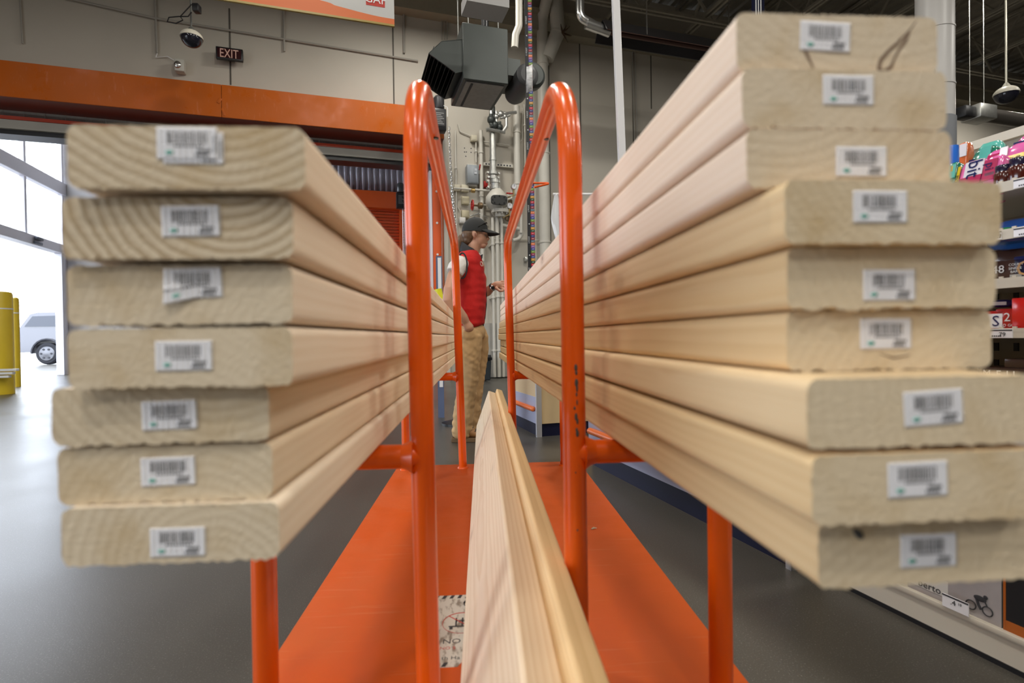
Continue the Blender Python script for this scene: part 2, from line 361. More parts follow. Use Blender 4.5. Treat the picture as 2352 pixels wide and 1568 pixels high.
# grille guard below hood
gz0 = vz(500, 312, WV - .02)
gg = thing('grille_guard', 'dark red wire grille strip under the orange header', 'guard', B(0, WV, gz0))
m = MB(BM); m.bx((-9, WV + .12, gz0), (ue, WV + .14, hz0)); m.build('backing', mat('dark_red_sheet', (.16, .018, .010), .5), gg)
m = MB(BM)
for i in range(60):
    u = -9 + i * .26
    if u < ue: m.tube([(u, WV - .01, gz0), (u, WV - .01, hz0)], .004, 5)
for i in range(9): z = gz0 + (hz0 - gz0) * i / 9; m.tube([(-9, WV - .01, z), (ue, WV - .01, z)], .003, 5)
m.build('wire_mesh', GALV, gg)
m = MB(BM); m.bx((-9, WV - .06, gz0 - .03), (ue, WV + .06, gz0 + .02)); m.build('bottom_rail', mat('red_rail', (.5, .05, .015), .3), gg)
bz0 = vz(500, 335, WV - .02)
m = MB(BM); m.bx((-9, WV - .05, bz0), (ue, WV + .3, gz0 - .035)); st(m.build('trim_5', mat('lintel_grey', (.42, .40, .35), .6, noise_amt=.15, noise_scale=3), org=(0, 0, 0)))
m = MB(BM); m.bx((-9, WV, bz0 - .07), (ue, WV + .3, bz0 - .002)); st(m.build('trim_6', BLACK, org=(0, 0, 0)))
# corrugated steel + orange roller shutter on far vestibule wall
cz1 = vz(850, 375, VD - .1); cz0 = vz(870, 444, VD - .1); cu0 = pv(700, 400, VD)[0]; cu1 = OPR + .3
m = MB(BM); pr = []
nn = int((cu1 - cu0) / .02)
for i in range(nn): u = cu0 + i * .02; w = (i % 8) / 8; pr.append((u, .035 * (1 if w < .4 else -1) * min(1, 1)))
n = len(pr); m.add([(u, VD - .14 + d, cz0) for u, d in pr] + [(u, VD - .14 + d, cz1 + .3) for u, d in pr], [(i, i + 1, n + i + 1, n + i) for i in range(n - 1)])
tag(m.build('corrugated_panel', mat('mauve_grey_steel', (.40, .38, .44), .4, .3), ang=20, solid=.01), 'pale grey corrugated steel sheet above the orange roller shutter', 'panel')
rs = thing('roller_shutter', 'orange roller shutter with hood on the far side of the entrance', 'shutter', B(cu1 - 1.2, VD - .3, 0))
OR2 = mat('orange_shutter', (.72, .10, .012), .4)
m = MB(BM); hz_b = vz(870, 478, VD - .4); m.bx((cu0, VD - .45, hz_b), (cu1, VD - .16, cz0 - .02), bev=.02); m.build('hood', OR2, rs)
m = MB(BM)
i = 0; z = 0.02
while z < hz_b: m.bx((cu0, VD - .24, z), (pv(917, 500, VD)[0], VD - .20, z + .075), bev=.012); z += .085
m.build('slat_curtain', mat('orange_slat', (.62, .07, .008), .45), rs)
m = MB(BM); ug = pv(917, 500, VD - .3)[0]; m.bx((ug, VD - .34, 0), (ug + .12, VD - .16, hz_b)); m.build('guide_rail', OR2, rs)
# wire chain mesh beside it
m = MB(BM); u0 = pv(925, 500, 13)[0]; u1 = pv(936, 500, 13)[0]
for i in range(4): u = u0 + (u1 - u0) * i / 3; m.tube([(u, 13, .0), (u, 13, pv(930, 480, 13)[1])], .006, 5)
for i in range(60): z = .05 + i * pv(930, 480, 13)[1] / 61; m.tube([(u0, 13, z), (u1, 13, z)], .005, 5)
tag(m.build('wire_guard', GALV), 'narrow upright wire mesh guard under the black box by the shutter', 'guard')
def opener(px0, py0, px1, py1, v, label):
    u0, z1 = pv(px0, py0, v); u1, z0 = pv(px1, py1, v); w = u1 - u0; h = z1 - z0
    t = thing('door_opener', label, 'motor', B((u0 + u1) / 2, v, z0))
    m = MB(BM); m.bx((u0, v, z0), (u1, v + w * .8, z0 + h * .62), bev=.015); m.build('housing', BLACK, t)
    m = MB(BM); m.lathe([(w * .38, 0), (w * .42, .02), (w * .42, h * .3), (w * .3, h * .36)], ((u0 + u1) / 2, v + w * .4, z0 + h * .64), n=20); m.build('motor', mat('dark_steel', (.07, .07, .075), .3, .5), t)
    m = MB(BM); m.bx((u0 + w * .15, v - .004, z0 + h * .12), (u1 - w * .15, v - .001, z0 + h * .55), 0)
    for i in range(7): m.bx((u0 + w * .2, v - .006, z0 + h * (.17 + i * .05)), (u1 - w * (.2 + .1 * (i % 3)), v - .004, z0 + h * (.185 + i * .05)), 1)
    m.build('warning_label', [mat('label_black', (.02, .02, .022), .5), mat('label_grey', (.3, .3, .3), .5)], t)
    m = MB(BM); m.tube(fillet([(u1 - w * .2, v, z0 + h * .7), (u1 + .02, v, z0 + h * .66), (u1 + .02, v, z0 + h * .4)], .015), .006, 6); m.build('cable', WHITE, t)
    m = MB(BM); m.bx((u0 + w * .2, v + w * .5, z0 + h * .4), (u1 - w * .2, v + w * 1.6, z0 + h * .5)); m.build('bracket', GALV, t)
    return t
opener(910, 418, 932, 478, 12.9, 'small black door motor box beside the orange roller shutter')
opener(994, 215, 1026, 300, WV - .95, 'black motor box with white printed notice under the unit heater')
# right guide of the opening
t = thing('door_guide', 'tall orange upright guide channel at right edge of the entrance opening', 'guide', B(OPR, WV, 0))
u0 = pv(994, 600, WV)[0]; u1 = pv(1012, 600, WV)[0]; zt = vz(1000, 395, WV)
m = MB(BM); m.bx((u0, WV - .1, 0), (u1, WV + .1, zt)); m.build('channel', OR2, t)
for f in (.15, .3, .45, .6, .75, .9): m = MB(BM); m.tube([((u0 + u1) / 2, WV - .115, zt * f), ((u0 + u1) / 2, WV - .1, zt * f)], .02, 10); m.build('bolt', WHITE, t)
m = MB(BM); m.bx((u0 - .05, WV - .06, 0), (u0 - .005, WV + .1, zt)); m.build('edge_strip', mat('white_strip', (.75, .75, .8), .3), t)
m = MB(BM); u0 = pv(1014, 600, WV)[0]; m.bx((u0, WV - .12, 0), (pv(1028, 600, WV)[0], WV, vz(1020, 260, WV))); tag(m.build('wall_channel', mat('cream_channel', (.55, .52, .46), .5)), 'cream steel upright channel beside the orange door guide', 'channel')
m = MB(BM); u0 = pv(1016, 560, WV - .15)[0]; m.tube([(u0, WV - .2, .9), (u0, WV - .2, vz(1018, 285, WV - .15))], .025, 10); tag(m.build('conduit', mat('rust_paint', (.30, .07, .02), .5)), 'rust coloured thin pipe beside the cream channel', 'pipe')
# hanging chain
m = MB(BM); us_, zt_ = pv(1027, 305, WV - .35); zb_ = pv(1050, 585, WV - .55)[1]; ub_ = pv(1052, 580, WV - .55)[0]
nl = 46
for i in range(nl):
    z = zt_ + (zb_ - zt_) * i / (nl - 1); u = us_ + (ub_ - us_) * (i / (nl - 1)) ** 1.6; a = i % 2
    hh = (zt_ - zb_) / nl * .72; w = .016
    pts = [(u + (0 if a else w * math.cos(q)), WV - .55 + (w * math.cos(q) if a else 0), z + hh * math.sin(q)) for q in [2 * PI * j / 8 for j in range(9)]]
    m.tube(pts, .006, 5, cap=False)
tag(m.build('hoist_chain', STEEL), 'long bright steel hand chain hanging beside the grey disconnect box', 'chain')
# stuff leaning near the guide
m = MB(); p0 = at(1002, 665, 5.2); p1 = at(1015, 588, 5.2)
t = thing('sign_board', 'narrow blue edged white sign standing beside the orange door guide', 'sign', (p0.x, p0.y, 0))
m.bx((p0.x, p0.y, 0), (p1.x, p0.y + .02, p1.z)); m.build('blue_frame', mat('slate_blue', (.10, .13, .22), .4), t)
m = MB(); m.bx((p0.x + .018, p0.y - .004, .3), (p1.x - .008, p0.y - .001, p1.z - .015)); m.build('white_panel', WHITE, t)
t = thing('safety_cone', 'yellow and red rounded barrier top showing behind the left stack of lumber', 'barrier', (at(1020, 700, 4.8).x - .05, at(1020, 700, 4.8).y, 0))
P = [at(1006, 664, 4.8), at(1010, 684, 4.8), at(1022, 704, 4.8), at(1040, 728, 4.8), at(1052, 760, 4.8)]
m = MB(); m.tube(P[:3], [.035, .035, .034], 12); m.build('yellow_sleeve', mat('lime_yellow', (.75, .72, .02), .4), t)
m = MB(); m.tube(P[2:], [.034, .036, .036], 12); m.build('red_sleeve', mat('crimson_plastic', (.6, .02, .04), .4), t)
m = MB(); m.tube([P[-1], (P[-1].x, P[-1].y, .02)], .03, 12); m.lathe([(.16, 0), (.16, .02), (.04, .05)], (P[-1].x, P[-1].y, 0)); m.build('base_post', BLACK, t)

# glazed side wall of the vestibule (plane u = GU)
def gz(x, y): return pu(x, y, GU)[1]
def gv(x, y): return pu(x, y, GU)[0]
FRM = mat('anodised_frame', (.84, .83, .90), .35, .2)
z_a1, z_a0 = gz(60, 377), gz(60, 408); z_b1, z_b0 = gz(60, 538), gz(60, 560); zt = 7.1
muls = [gv(50, 330), gv(137, 330)]; step = muls[1] - muls[0]
m = MB(BM)
m.bx((GU - .07, WV, z_a0), (GU + .07, VD, z_a1)); m.bx((GU - .12, WV, z_b0), (GU + .12, VD, z_b1)); m.bx((GU - .07, WV, zt - .1), (GU + .07, VD, zt))
vs_ = [muls[0] + step * i for i in range(-3, 4)]
for v in vs_:
    if WV < v < VD: m.bx((GU - .05, v - .04, z_b1), (GU + .05, v + .04, zt))
jv = gv(139, 700); m.bx((GU - .08, jv - .07, 0), (GU + .08, jv + .07, z_b0)); m.bx((GU - .05, VD - .1, 0), (GU + .05, VD, z_b0)); m.bx((GU - .08, WV + .3, 0), (GU + .08, WV + .4, z_b0))
wf = st(m.build('window_1', FRM, org=B(GU, WV, 0), bevel=.008))
m = MB(BM); m.bx((GU - .005, WV, z_b1), (GU + .005, VD, zt - .1)); m.bx((GU - .005, jv, 0), (GU + .005, VD, z_b0)); m.build('pane', GLASS, wf)
cv = gv(69, 550); t = thing('door_sensor', 'small grey motion sensor on the automatic door header', 'sensor', B(GU + .14, cv, (z_b0 + z_b1) / 2))
zc = (z_b0 + z_b1) / 2
m = MB(BM); m.bx((GU + .12, cv - .12, zc + .0), (GU + .2, cv + .12, zc + .07), bev=.02); m.build('lens', mat('sensor_grey', (.12, .13, .17), .3), t)
m = MB(BM); m.bx((GU + .12, cv - .15, zc - .09), (GU + .17, cv + .15, zc - .02), bev=.015); m.build('housing', MATS['sensor_grey'], t)
# canopy structure and far building outside (washed out)
m = MB(BM); m.bx((-60, -10, -.12), (GU - .1, 60, -.001)); st(m.build('pavement', mat('pale_concrete', (.20, .20, .215), .8, noise_amt=.08, noise_scale=2), org=(0, 0, 0)))
# bollards
def bollard(px, pyb, pyt, wpx, label):
    u, v = pz(px, pyb, 0); zt_ = pv(px, pyt, v)[1]; Z = (B(u, v, 0) - C0).dot(CM @ Vector((0, 0, -1))); r = wpx / 2 * Z / F
    t = thing('bollard', label, 'bollard', B(u, v, 0), 'yellow bollards by the glass entrance')
    m = MB(BM); m.lathe([(r, 0), (r, zt_ - .06), (r * .93, zt_ - .02), (r * .5, zt_), (0.001, zt_ + .005)], (u, v, 0), n=32); m.build('sleeve', YEL, t)
    for f in (.82,): m = MB(BM); m.lathe([(r + .003, 0), (r + .003, .02)], (u, v, zt_ * f), n=32); m.build('reflective_band', WHITE, t)
    return t, u, v, r
tb, bu, bv, br = bollard(-4, 905, 668, 58, 'thick yellow bollard with rail bracket, cut by the left frame edge')
bollard(40, 888, 683, 13, 'thin yellow bollard just right of the thick one by the entrance')
u, z = pv(15, 858, bv - br - .03); 
t = thing('guard_rail', 'low white and grey slatted rail end fixed across the thick yellow bollard', 'rail', B(u, bv - br - .03, z - .06))
for i in range(3): m = MB(BM); m.bx((u - 1.2, bv - br - .09, z - .06 + i * .05), (u + .05 + .05 * i, bv - br - .004, z - .025 + i * .05), bev=.006); m.build('slat', WHITE, t)
# parked suv beyond the door
def suv():
    x0, y0 = 43, 837; d = ray(110, 837); 
    u, v = pz(110, 837, 0); k_ = 19.4 / (B(u, v, 0) - C0).dot(CM @ Vector((0, 0, -1)))
    w0 = B(u, v, 0)
    t = thing('parked_suv', 'silver white suv parked outside beyond the glass doors', 'car', w0)
    fx = Vector((math.cos(R(3)), math.sin(R(3)), 0)); fy = Vector((-fx.y, fx.x, 0))
    def L(a, b, c): return w0 + fx * a + fy * b + Vector((0, 0, c))
    paint = mat('silver_paint', (.11, .11, .125), .25, .2, coat=.5); dk = mat('wheel_arch_trim', (.010, .010, .016), .5)
    prof = [(-1.02, .62), (-.98, 1.0), (-.93, 1.28), (-.55, 1.80), (-.3, 1.86), (2.0, 1.88), (2.9, 1.35), (3.9, 1.2), (4.1, .9), (4.1, .45), (3.6, .42)]
    arc = lambda cx: [(cx + .47 * math.cos(a), .40 + .47 * math.sin(a)) for a in [i * PI / 8 for i in range(0, 9)]]
    prof = [(-1.02, .62), (-.98, 1.0), (-.93, 1.28), (-.55, 1.80), (-.3, 1.86), (2.0, 1.88), (2.9, 1.35), (3.9, 1.2), (4.1, .9), (4.1, .42), (3.6, .42)] + arc(3.05) + [(.48, .42)] + arc(0) + [(-.6, .45), (-1.0, .45)]
    m = MB(); m.prism([L(a, 0, c) for a, c in prof], fy * 1.85); b = m.build('body', paint, t, bevel=.05)
    gl = mat('suv_glass', (.03, .035, .05), .15)
    for q in ([(-.72, 1.36), (-.45, 1.72), (.35, 1.74), (.5, 1.36)], [(.58, 1.36), (.45, 1.74), (1.25, 1.74), (1.3, 1.36)], [(1.38, 1.36), (1.35, 1.74), (2.0, 1.74), (2.5, 1.36)]):
        m = MB(); m.prism([L(a, -.03, c) for a, c in q], fy * .05); m.build('side_window', gl, t)
    for cx in (0, 3.05):
        m = MB(); P = [L(cx + .5 * math.cos(a), -.03, .40 + .5 * math.sin(a)) for a in [i * PI / 10 for i in range(11)]]; m.tube(P, .04, 6); m.build('arch_trim', dk, t)
    for cx in (0, 3.05):
        for sy in (0, 1.65):
            m = MB(); m.lathe([(.2, 0), (.33, -.01), (.385, .03), (.39, .12), (.385, .2), (.33, .23)], L(cx, sy - .03, .39), fy, n=32); w = m.build('tyre', mat('tyre_rubber', (.006, .006, .010), .8), t)
            m = MB(); m.lathe([(.06, -.02), (.1, -.01), (.24, -.005), (.26, .02)], L(cx, sy - .06, .39), fy, n=32)
            for q in range(6): a = q * PI / 3; m.lathe([(.035, 0), (.035, .01)], L(cx + .17 * math.cos(a), sy - .085, .39 + .17 * math.sin(a)), fy, 10, 1)
            m.build('alloy_rim', [mat('alloy', (.12, .12, .13), .3, .5), dk], w)
    m = MB(); m.box(L(-1.1, .9, .55), (.12, 1.6, .22), Matrix.Rotation(R(3), 3, 'Z'), bev=.03); m.build('rear_bumper', paint, t)
suv()

# ================================================================== lumber cart
PZ = .244; ZR = 1.182; ZB = .625; TR = .0165
cart = thing('lumber_cart', 'orange steel lumber cart with two tall looped rails and a flat deck', 'cart', (.02, 1.47, 0))
m = MB(); m.bx((-.365, .60, PZ - .006), (.408, 2.285, PZ), bev=.002); m.build('platform', DECKO, cart)
m = MB()
for a, b in (((-.365, .60), (-.33, 2.285)), ((.373, .60), (.408, 2.285)), ((-.33, .60), (.373, .635)), ((-.33, 2.25), (.373, 2.285)), ((-.33, 1.4), (.373, 1.44))): m.bx((a[0], a[1], PZ - .05), (b[0], b[1], PZ - .006))
m.build('deck_frame', ORANGE, cart)
POST = [(-.0814, -.0875), (.1285, .1245)]
for i, (xn, xf) in enumerate(POST):
    P = fillet([(xn, .745, PZ), (xn - (.008 if i == 0 else .002), .745, ZR), (xf - (.021 if i == 0 else .015), 2.222, ZR), (xf, 2.222, PZ)], [0, .15, .10, 0], 18)
    m = MB(); m.tube(P, TR, 28); rl = m.build('looped_rail', ORANGE, cart, ang=50)
    m = MB(); m.tube([(xn * .97 + xf * .03 , 1.02, ZR - TR - .0006), (xn, 1.02, ZR - TR + .002)], .0048, 14); m.build('drain_hole', BLACK, rl)
    for (x, y) in ((xn, .745), (xf, 2.222)): m = MB(); m.lathe([(TR + .006, 0), (TR + .005, .003), (TR + .001, .007)], (x, y, PZ)); m.build('weld_bead', ORANGE, rl)
m = MB(); 
for z, w, h in ((.745, .0024, .010), (.738, .0018, .007), (.724, .0026, .012), (.717, .0016, .012), (.708, .0014, .006), (.697, .0011, .008), (.689, .0016, .005), (.677, .0022, .011), (.671, .0017, .009), (.659, .0016, .006), (.654, .0024, .010), (.60, .0009, .003), (.52, .0012, .003)):
    a = R(-92) + rnd.uniform(-.12, .12); x = .1285 + TR * math.cos(a); y = .745 + TR * math.sin(a)
    m.ell((x, y, z), (w, .0008, h * .5), 8, 5)
m.build('paint_chip', mat('bare_metal_chip', (.06, .055, .05), .6), cart)
for xi, xo, y in ((-.0846, -.303, .745), (.1285, .3365, .745), (-.0960, -.322, 2.222), (.1186, .337, 2.222)):
    P = fillet([(xi, y, ZB), (xo, y, ZB), (xo, y, PZ)], [0, .045, 0], 12)
    m = MB(); m.tube(P, TR, 24); sp = m.build('side_support', ORANGE, cart, ang=50)
    s = 1 if xo > xi else -1
    m = MB(); m.lathe([(TR + .009, TR * .75), (TR + .003, TR + .004), (TR, TR + .012)], (xi, y, ZB), (s, 0, 0)); m.build('weld_bead', ORANGE, sp)
    m = MB(); m.lathe([(TR + .008, 0), (TR + .006, .003), (TR + .001, .006)], (xo, y, PZ)); m.build('weld_bead', ORANGE, sp)
for x in (-.28, .32):
    for y in (.70, 2.17):
        m = MB(); m.bx((x - .05, y - .05, PZ - .062), (x + .05, y + .05, PZ - .05)); m.bx((x - .035, y - .05, .08), (x - .030, y + .03, PZ - .06)); m.bx((x + .030, y - .05, .08), (x + .035, y + .03, PZ - .06)); cs = m.build('caster_fork', GALV, cart)
        m = MB(); m.lathe([(.03, -.026), (.088, -.024), (.09, -.015), (.09, .015), (.088, .024), (.03, .026)], (x, y - .01, .09), (1, 0, 0), 28); m.build('wheel', mat('grey_rubber', (.08, .08, .08), .6), cs)
# warning sticker on the deck
lb_m = bpy.data.materials.new('worn_label'); lb_m.use_nodes = True; k = NT(lb_m); tc = k.new('TexCoord'); n = k.new('TexNoise'); n.inputs['Scale'].default_value = 60; n.inputs['Detail'].default_value = 6
mp = k.new('Mapping'); mp.inputs['Scale'].default_value = (1.5, .6, 1); k.link(tc.outputs['Object'], mp.inputs[0]); k.link(mp.outputs[0], n.inputs['Vector'])
k.link(k.mix(k.ramp(n.outputs['Fac'], [(.52, 0.0), (.64, 1.0)]), (.62, .58, .50), (.25, .20, .15)), k.n['Principled BSDF'].inputs['Base Color'])
X0, Y0, X1, Y1 = -.109, .880, .03, 1.125; zz = PZ + .0006; m = MB()
edge = [(X0, Y0)] + [(X0 + .06 + .0065 * i, Y0 + (.0 if i < 1 else .012 + .05 * (i / 9) + rnd.uniform(-.012, .012))) for i in range(10)] + [(X1, Y0 + .09), (X1, Y1), (X0, Y1)]
m.prism([(x, y, PZ) for x, y in edge], (0, 0, .0006), 0)
for i in range(9): x = X0 + .001 + i * .016; m.prism([(x, Y1 - .014, zz), (x + .007, Y1 - .014, zz), (x + .011, Y1 - .001, zz), (x + .004, Y1 - .001, zz)], (0, 0, .0003), 1)
for i in range(3): x = X0 + .001 + i * .016; m.prism([(x, Y0 + .001, zz), (x + .007, Y0 + .001, zz), (x + .011, Y0 + .012, zz), (x + .004, Y0 + .012, zz)], (0, 0, .0003), 1)
cc = (-.047, 1.015)
m.tube([(cc[0] + .036 * math.cos(a), cc[1] + .036 * math.sin(a), zz) for a in [2 * PI * i / 40 for i in range(41)]], .0012, 6, 2, False, .3)
m.tube([(cc[0] - .026, cc[1] + .026, zz), (cc[0] + .026, cc[1] - .026, zz)], .0012, 6, 2, False, .3)
for a, b in (((-.024, -.014), (.024, -.010)), ((-.022, -.022), (-.016, -.014)), ((.014, -.022), (.02, -.014)), ((-.012, -.01), (-.009, .018)), ((.0, -.01), (.003, .018)), ((-.012, .006), (.01, .009)), ((.008, -.01), (.022, .02))): m.bx((cc[0] + a[0], cc[1] + a[1], zz), (cc[0] + b[0], cc[1] + b[1], zz + .0003), 1)
m.tube([(-.034 + .010 * math.cos(a), 1.085 + .010 * math.sin(a), zz) for a in [2 * PI * i / 20 for i in range(21)]], .004, 6, 1, False, .1)
for s_, y, sz, c_ in (('NO RI', .955, .021, 1), ('NO S', .934, .012, 2), ('th Ha', .905, .014, 1)):
    w = .022 * .62 * len(s_) * sz / .022; m.text(s_, (-.083 + w / 2, y, zz), (1, 0, 0), (0, 1, 0), sz, c_, .0002)
m.build('warning_label', [lb_m, INK, mat('red_ink', (.5, .03, .02), .5)], cart)
m = MB(); p = at(1364, 1215, 1); d = ray(1364, 1215); q = C0 + d * ((PZ - HC) / d.z)
m.tube([(q.x - .008, q.y - .004, PZ + .002), (q.x, q.y, PZ + .004), (q.x + .009, q.y + .003, PZ + .002)], [.0015, .003, .001], 6, flat=.5)
tag(m.build('wood_chip', mat('chip_grey', (.45, .36, .25), .8)), 'small grey wood splinter lying on right side of the orange deck', 'wood chip')

# ================================================================== lumber
def board_mesh(w, t, L, seed, bow=0.0, rad=.0062, fuzz=.0009):
    rr = random.Random(seed); m = MB(); prof = []
    def seg(x0, z0, x1, z1, n):
        for i in range(n): f = i / n; prof.append((x0 + (x1 - x0) * f, z0 + (z1 - z0) * f, 0))
    def cor(cx, cz, a0):
        for i in range(5): a = a0 + PI / 2 * i / 4; prof.append((cx + rad * math.cos(a), cz + rad * math.sin(a), 1))
    N = 40
    cor(rad, rad, PI); seg(rad + .002, 0, w - rad, 0, N); cor(w - rad, rad, 1.5 * PI); seg(w, rad + .002, w, t - rad, 10); cor(w - rad, t - rad, 0); seg(w - rad - .002, t, rad, t, N); cor(rad, t - rad, PI / 2); seg(0, t - rad - .002, 0, rad, 10)
    n = len(prof); ys = [0, .004, .012, .03] + [L * i / 10 for i in range(1, 10)] + [L - .03, L - .004, L]; rings = []
    for y in ys:
        r = []
        for j, (x, z, c) in enumerate(prof):
            f = fuzz if y in (0, L) else (fuzz * .3 if y in (.004,) else 0)
            jz = (noise.noise(Vector((x * 260, seed * 3.1, z * 3))) * f * (2.2 if z < .002 else .8)) if f else 0
            r.append((x + bow * math.sin(PI * y / L) * .5, y + (noise.noise(Vector((x * 120, seed, z * 150))) * .0008 if y in (0,) else 0), z + jz))
        rings.append(r)
    m.loft(rings, 0, False); b0 = 0; last = (len(ys) - 1) * n
    m.f += [tuple(range(n - 1, -1, -1)), tuple(last + j for j in range(n))]; m.m += [1, 1]
    return m
def sticker(parent, M, px, py, wpx, tilt=0, dbl=False, curl=0, w=.0352, h=.0192):
    Mi = M.inverted(); o = Mi @ C0; d = (Mi.to_3x3() @ ray(px, py)); q = o + d * (-o.y / d.y)   # where it sits on the sawn end
    def one(ox, oz, yo, full=True):
        m = MB(); ct, s_ = math.cos(tilt), math.sin(tilt); NX = 10
        def T(x, z, up=0.0):
            c = curl * max(0, -x / w + .1 - z / h * .4) ** 2 * .005
            xx = x; zz = z - (curl * .006 * max(0, -(x / w)) if z < 0 else 0)
            return (q.x + ox + xx * ct - zz * s_, -.0006 - yo - up - c, q.z + oz + xx * s_ + zz * ct)
        for i in range(NX):
            for j in range(6):
                x0, x1 = -w / 2 + w * i / NX, -w / 2 + w * (i + 1) / NX; z0, z1 = -h / 2 + h * j / 6, -h / 2 + h * (j + 1) / 6
                m.quad(T(x0, z0), T(x1, z0), T(x1, z1), T(x0, z1), 0)
        x = -w * .33
        while x < w * .30:
            b = rnd.uniform(.00025, .0009); m.quad(T(x, -h * .02, 1e-4), T(x + b, -h * .02, 1e-4), T(x + b, h * .36, 1e-4), T(x, h * .36, 1e-4), 1); x += b + rnd.uniform(.0004, .0011)
        for i in range(9): xx = -w * .22 + i * .0019; m.quad(T(xx, -h * .12, 1e-4), T(xx + .0012, -h * .12, 1e-4), T(xx + .0012, -h * .05, 1e-4), T(xx, -h * .05, 1e-4), 1)
        for r_ in range(2):
            for i in range(5): xx = w * (.16 + .0) + i * .0017 - r_ * .001; m.quad(T(xx, -h * (.28 + .13 * r_), 1e-4), T(xx + .0012, -h * (.28 + .13 * r_), 1e-4), T(xx + .0012, -h * (.19 + .13 * r_), 1e-4), T(xx, -h * (.19 + .13 * r_), 1e-4), 1)
        P = [T(-w * .30 + .0026 * math.cos(a), -h * .30 + .0013 * math.sin(a), 1e-4) for a in [2 * PI * i / 14 for i in range(14)]]; m.add(P, [tuple(range(14))], 2)
        if dbl:
            for i in range(7): m.quad(T(w * .44, -h * .3 + i * .0016, 1e-4), T(w * .47, -h * .3 + i * .0016, 1e-4), T(w * .47, -h * .3 + i * .0016 + .001, 1e-4), T(w * .44, -h * .3 + i * .0016 + .001, 1e-4), 1)
        m.build('price_sticker', [PAPER, INK, GREEN], parent, local=True, solid=.0002)
    if dbl: one(.0035, -.0028, 0)
    one(0, 0, .0003 if dbl else 0)
BW, BT, BL = .1395, .0382, 3.25
DAYLIT_PINK = (.80, .65, .52); YELW = (.66, .46, .25)  # side daylight on the top three right boards painted in as a pinker tint
def place_board(name, loc, rz, w, t, L, seed, col, label, group, pith, ring=.8, rx=0, ry=0, bow=0):
    o = board_mesh(w, t, L, seed, bow).build(name, [WOOD, WEND], local=True, ang=40)
    o.location = loc; o.rotation_euler = (rx, ry, rz); tag(o, label, 'board', group)
    o.color = (*col, 1); o['pith_x'] = float(pith[0]); o['pith_z'] = float(pith[1]); o['seed'] = float(seed) * 1.37; o['ring'] = float(ring); o['grain'] = .6 if name == 'leaning_plank' else (.22 if seed < 24 else .42)
    M = Matrix.Translation(loc) @ Matrix.Rotation(rz, 4, 'Z') @ Matrix.Rotation(ry, 4, 'Y') @ Matrix.Rotation(rx, 4, 'X')
    WL[o.name] = Vector((0, 0, 0)); return o, M
ordL = ['topmost', 'second from top', 'third from top', 'middle', 'third from bottom', 'second from bottom', 'lowest']
# right-corner x, end y, far x at y 2.8, bottom z, sticker px
LB = [(-.108, .338, -.150, .8825, (432, 330), 0, True, 0, (.085, .115), 1.2, 'with diagonal grain and a doubled price sticker'),
      (-.119, .347, -.150, .8415, (440, 508), .02, False, 0, (.10, .058), 1.5, 'with strong arched growth rings'),
      (-.123, .355, -.150, .8003, (447, 650), .03, False, 1.2, (.20, -.06), .25, 'with a peeling curled price sticker'),
      (-.124, .356, -.150, .7600, (424, 817), 0, False, 0, (.02, -.12), .2, 'with a splintered lower edge'),
      (-.144, .367, -.152, .7215, (391, 953), .02, False, 0, (.11, .09), .5, 'jutting furthest left below the step'),
      (-.144, .371, -.151, .6815, (388, 1082), .02, False, 0, (.09, -.03), .4, 'with a small stamped-like pale speck'),
      (-.138, .365, -.150, .6425, (410, 1244), 0, False, 0, (.10, -.01), .5, 'lying directly on the orange crossbars')]
for i, (xr, ye, xf, zb, sp, tl, db, cu, pith, ring, ex) in enumerate(LB):
    rz = math.atan((xr - xf) / (2.8 - ye)); loc = Vector((xr, ye, zb)) - Vector((math.cos(rz), math.sin(rz), 0)) * BW
    if i == 5: ex = 'with a faint curved ring'
    col = [(.86, .72, .55), (.85, .72, .56), (.87, .75, .60), (.87, .74, .58), (.84, .70, .51), (.84, .70, .51), (.88, .76, .60)][i]
    o, M = place_board('lumber_board', loc, rz, BW, BT, 3.48, i + 1, col, ordL[i] + ' board of the left stack, ' + ex, 'boards in the left stack', pith, ring, bow=0)
    sticker(o, M, sp[0], sp[1], 127, tl, db, cu)
ordR = ['topmost', 'second from top', 'third from top', 'fourth from top', 'middle', 'fourth from bottom', 'third from bottom', 'second from bottom', 'lowest']
RB = [(.169, .342, .9615, (1895, 85), -.03, (.10, .16), .3, 'with a dark looping knot', DAYLIT_PINK),
      (.169, .335, .9220, (1948, 208), 0, (-.05, .14), .15, 'with its sticker below the looping knot', DAYLIT_PINK),
      (.171, .334, .8825, (1978, 372), .0, (.02, .12), .4, 'with pale streaks right of the sticker', DAYLIT_PINK),
      (.182, .310, .8430, (2021, 475), 0, (.13, .12), .3, 'jutting beyond the three above', (.76, .57, .33)),
      (.189, .320, .8040, (2042, 655), 0, (.2, .1), .12, 'with a rough plain cream end', (.75, .56, .32)),
      (.192, .326, .7650, (2034, 767), 0, (.13, -.06), .2, 'with a tawny patch below its top edge', (.76, .57, .33)),
      (.176, .280, .7260, (2143, 936), .05, (.22, .05), .15, 'with a tilted price sticker', (.78, .60, .37)),
      (.177, .278, .6845, (2107, 1100), .02, (.05, .22), .15, 'with a grey smudge below its face', (.75, .56, .32)),
      (.190, .293, .6425, (2132, 1263), .0, (.1, -.1), .3, 'with a dark pitch pocket', (.75, .56, .32))]
RBO = []
for i, (xl, ye, zb, sp, tl, pith, ring, ex, col) in enumerate(RB):
    rz = math.atan((xl - .1432) / (2.222 - ye)); loc = Vector((xl, ye, zb))
    o, M = place_board('lumber_board', loc, rz, BW, BT, BL, i + 21, col, ordR[i] + ' board of the right stack, ' + ex, 'boards in the right stack', pith, ring)
    sticker(o, M, sp[0], sp[1], 118, tl, w=.0345, h=.0192); RBO.append((o, M))
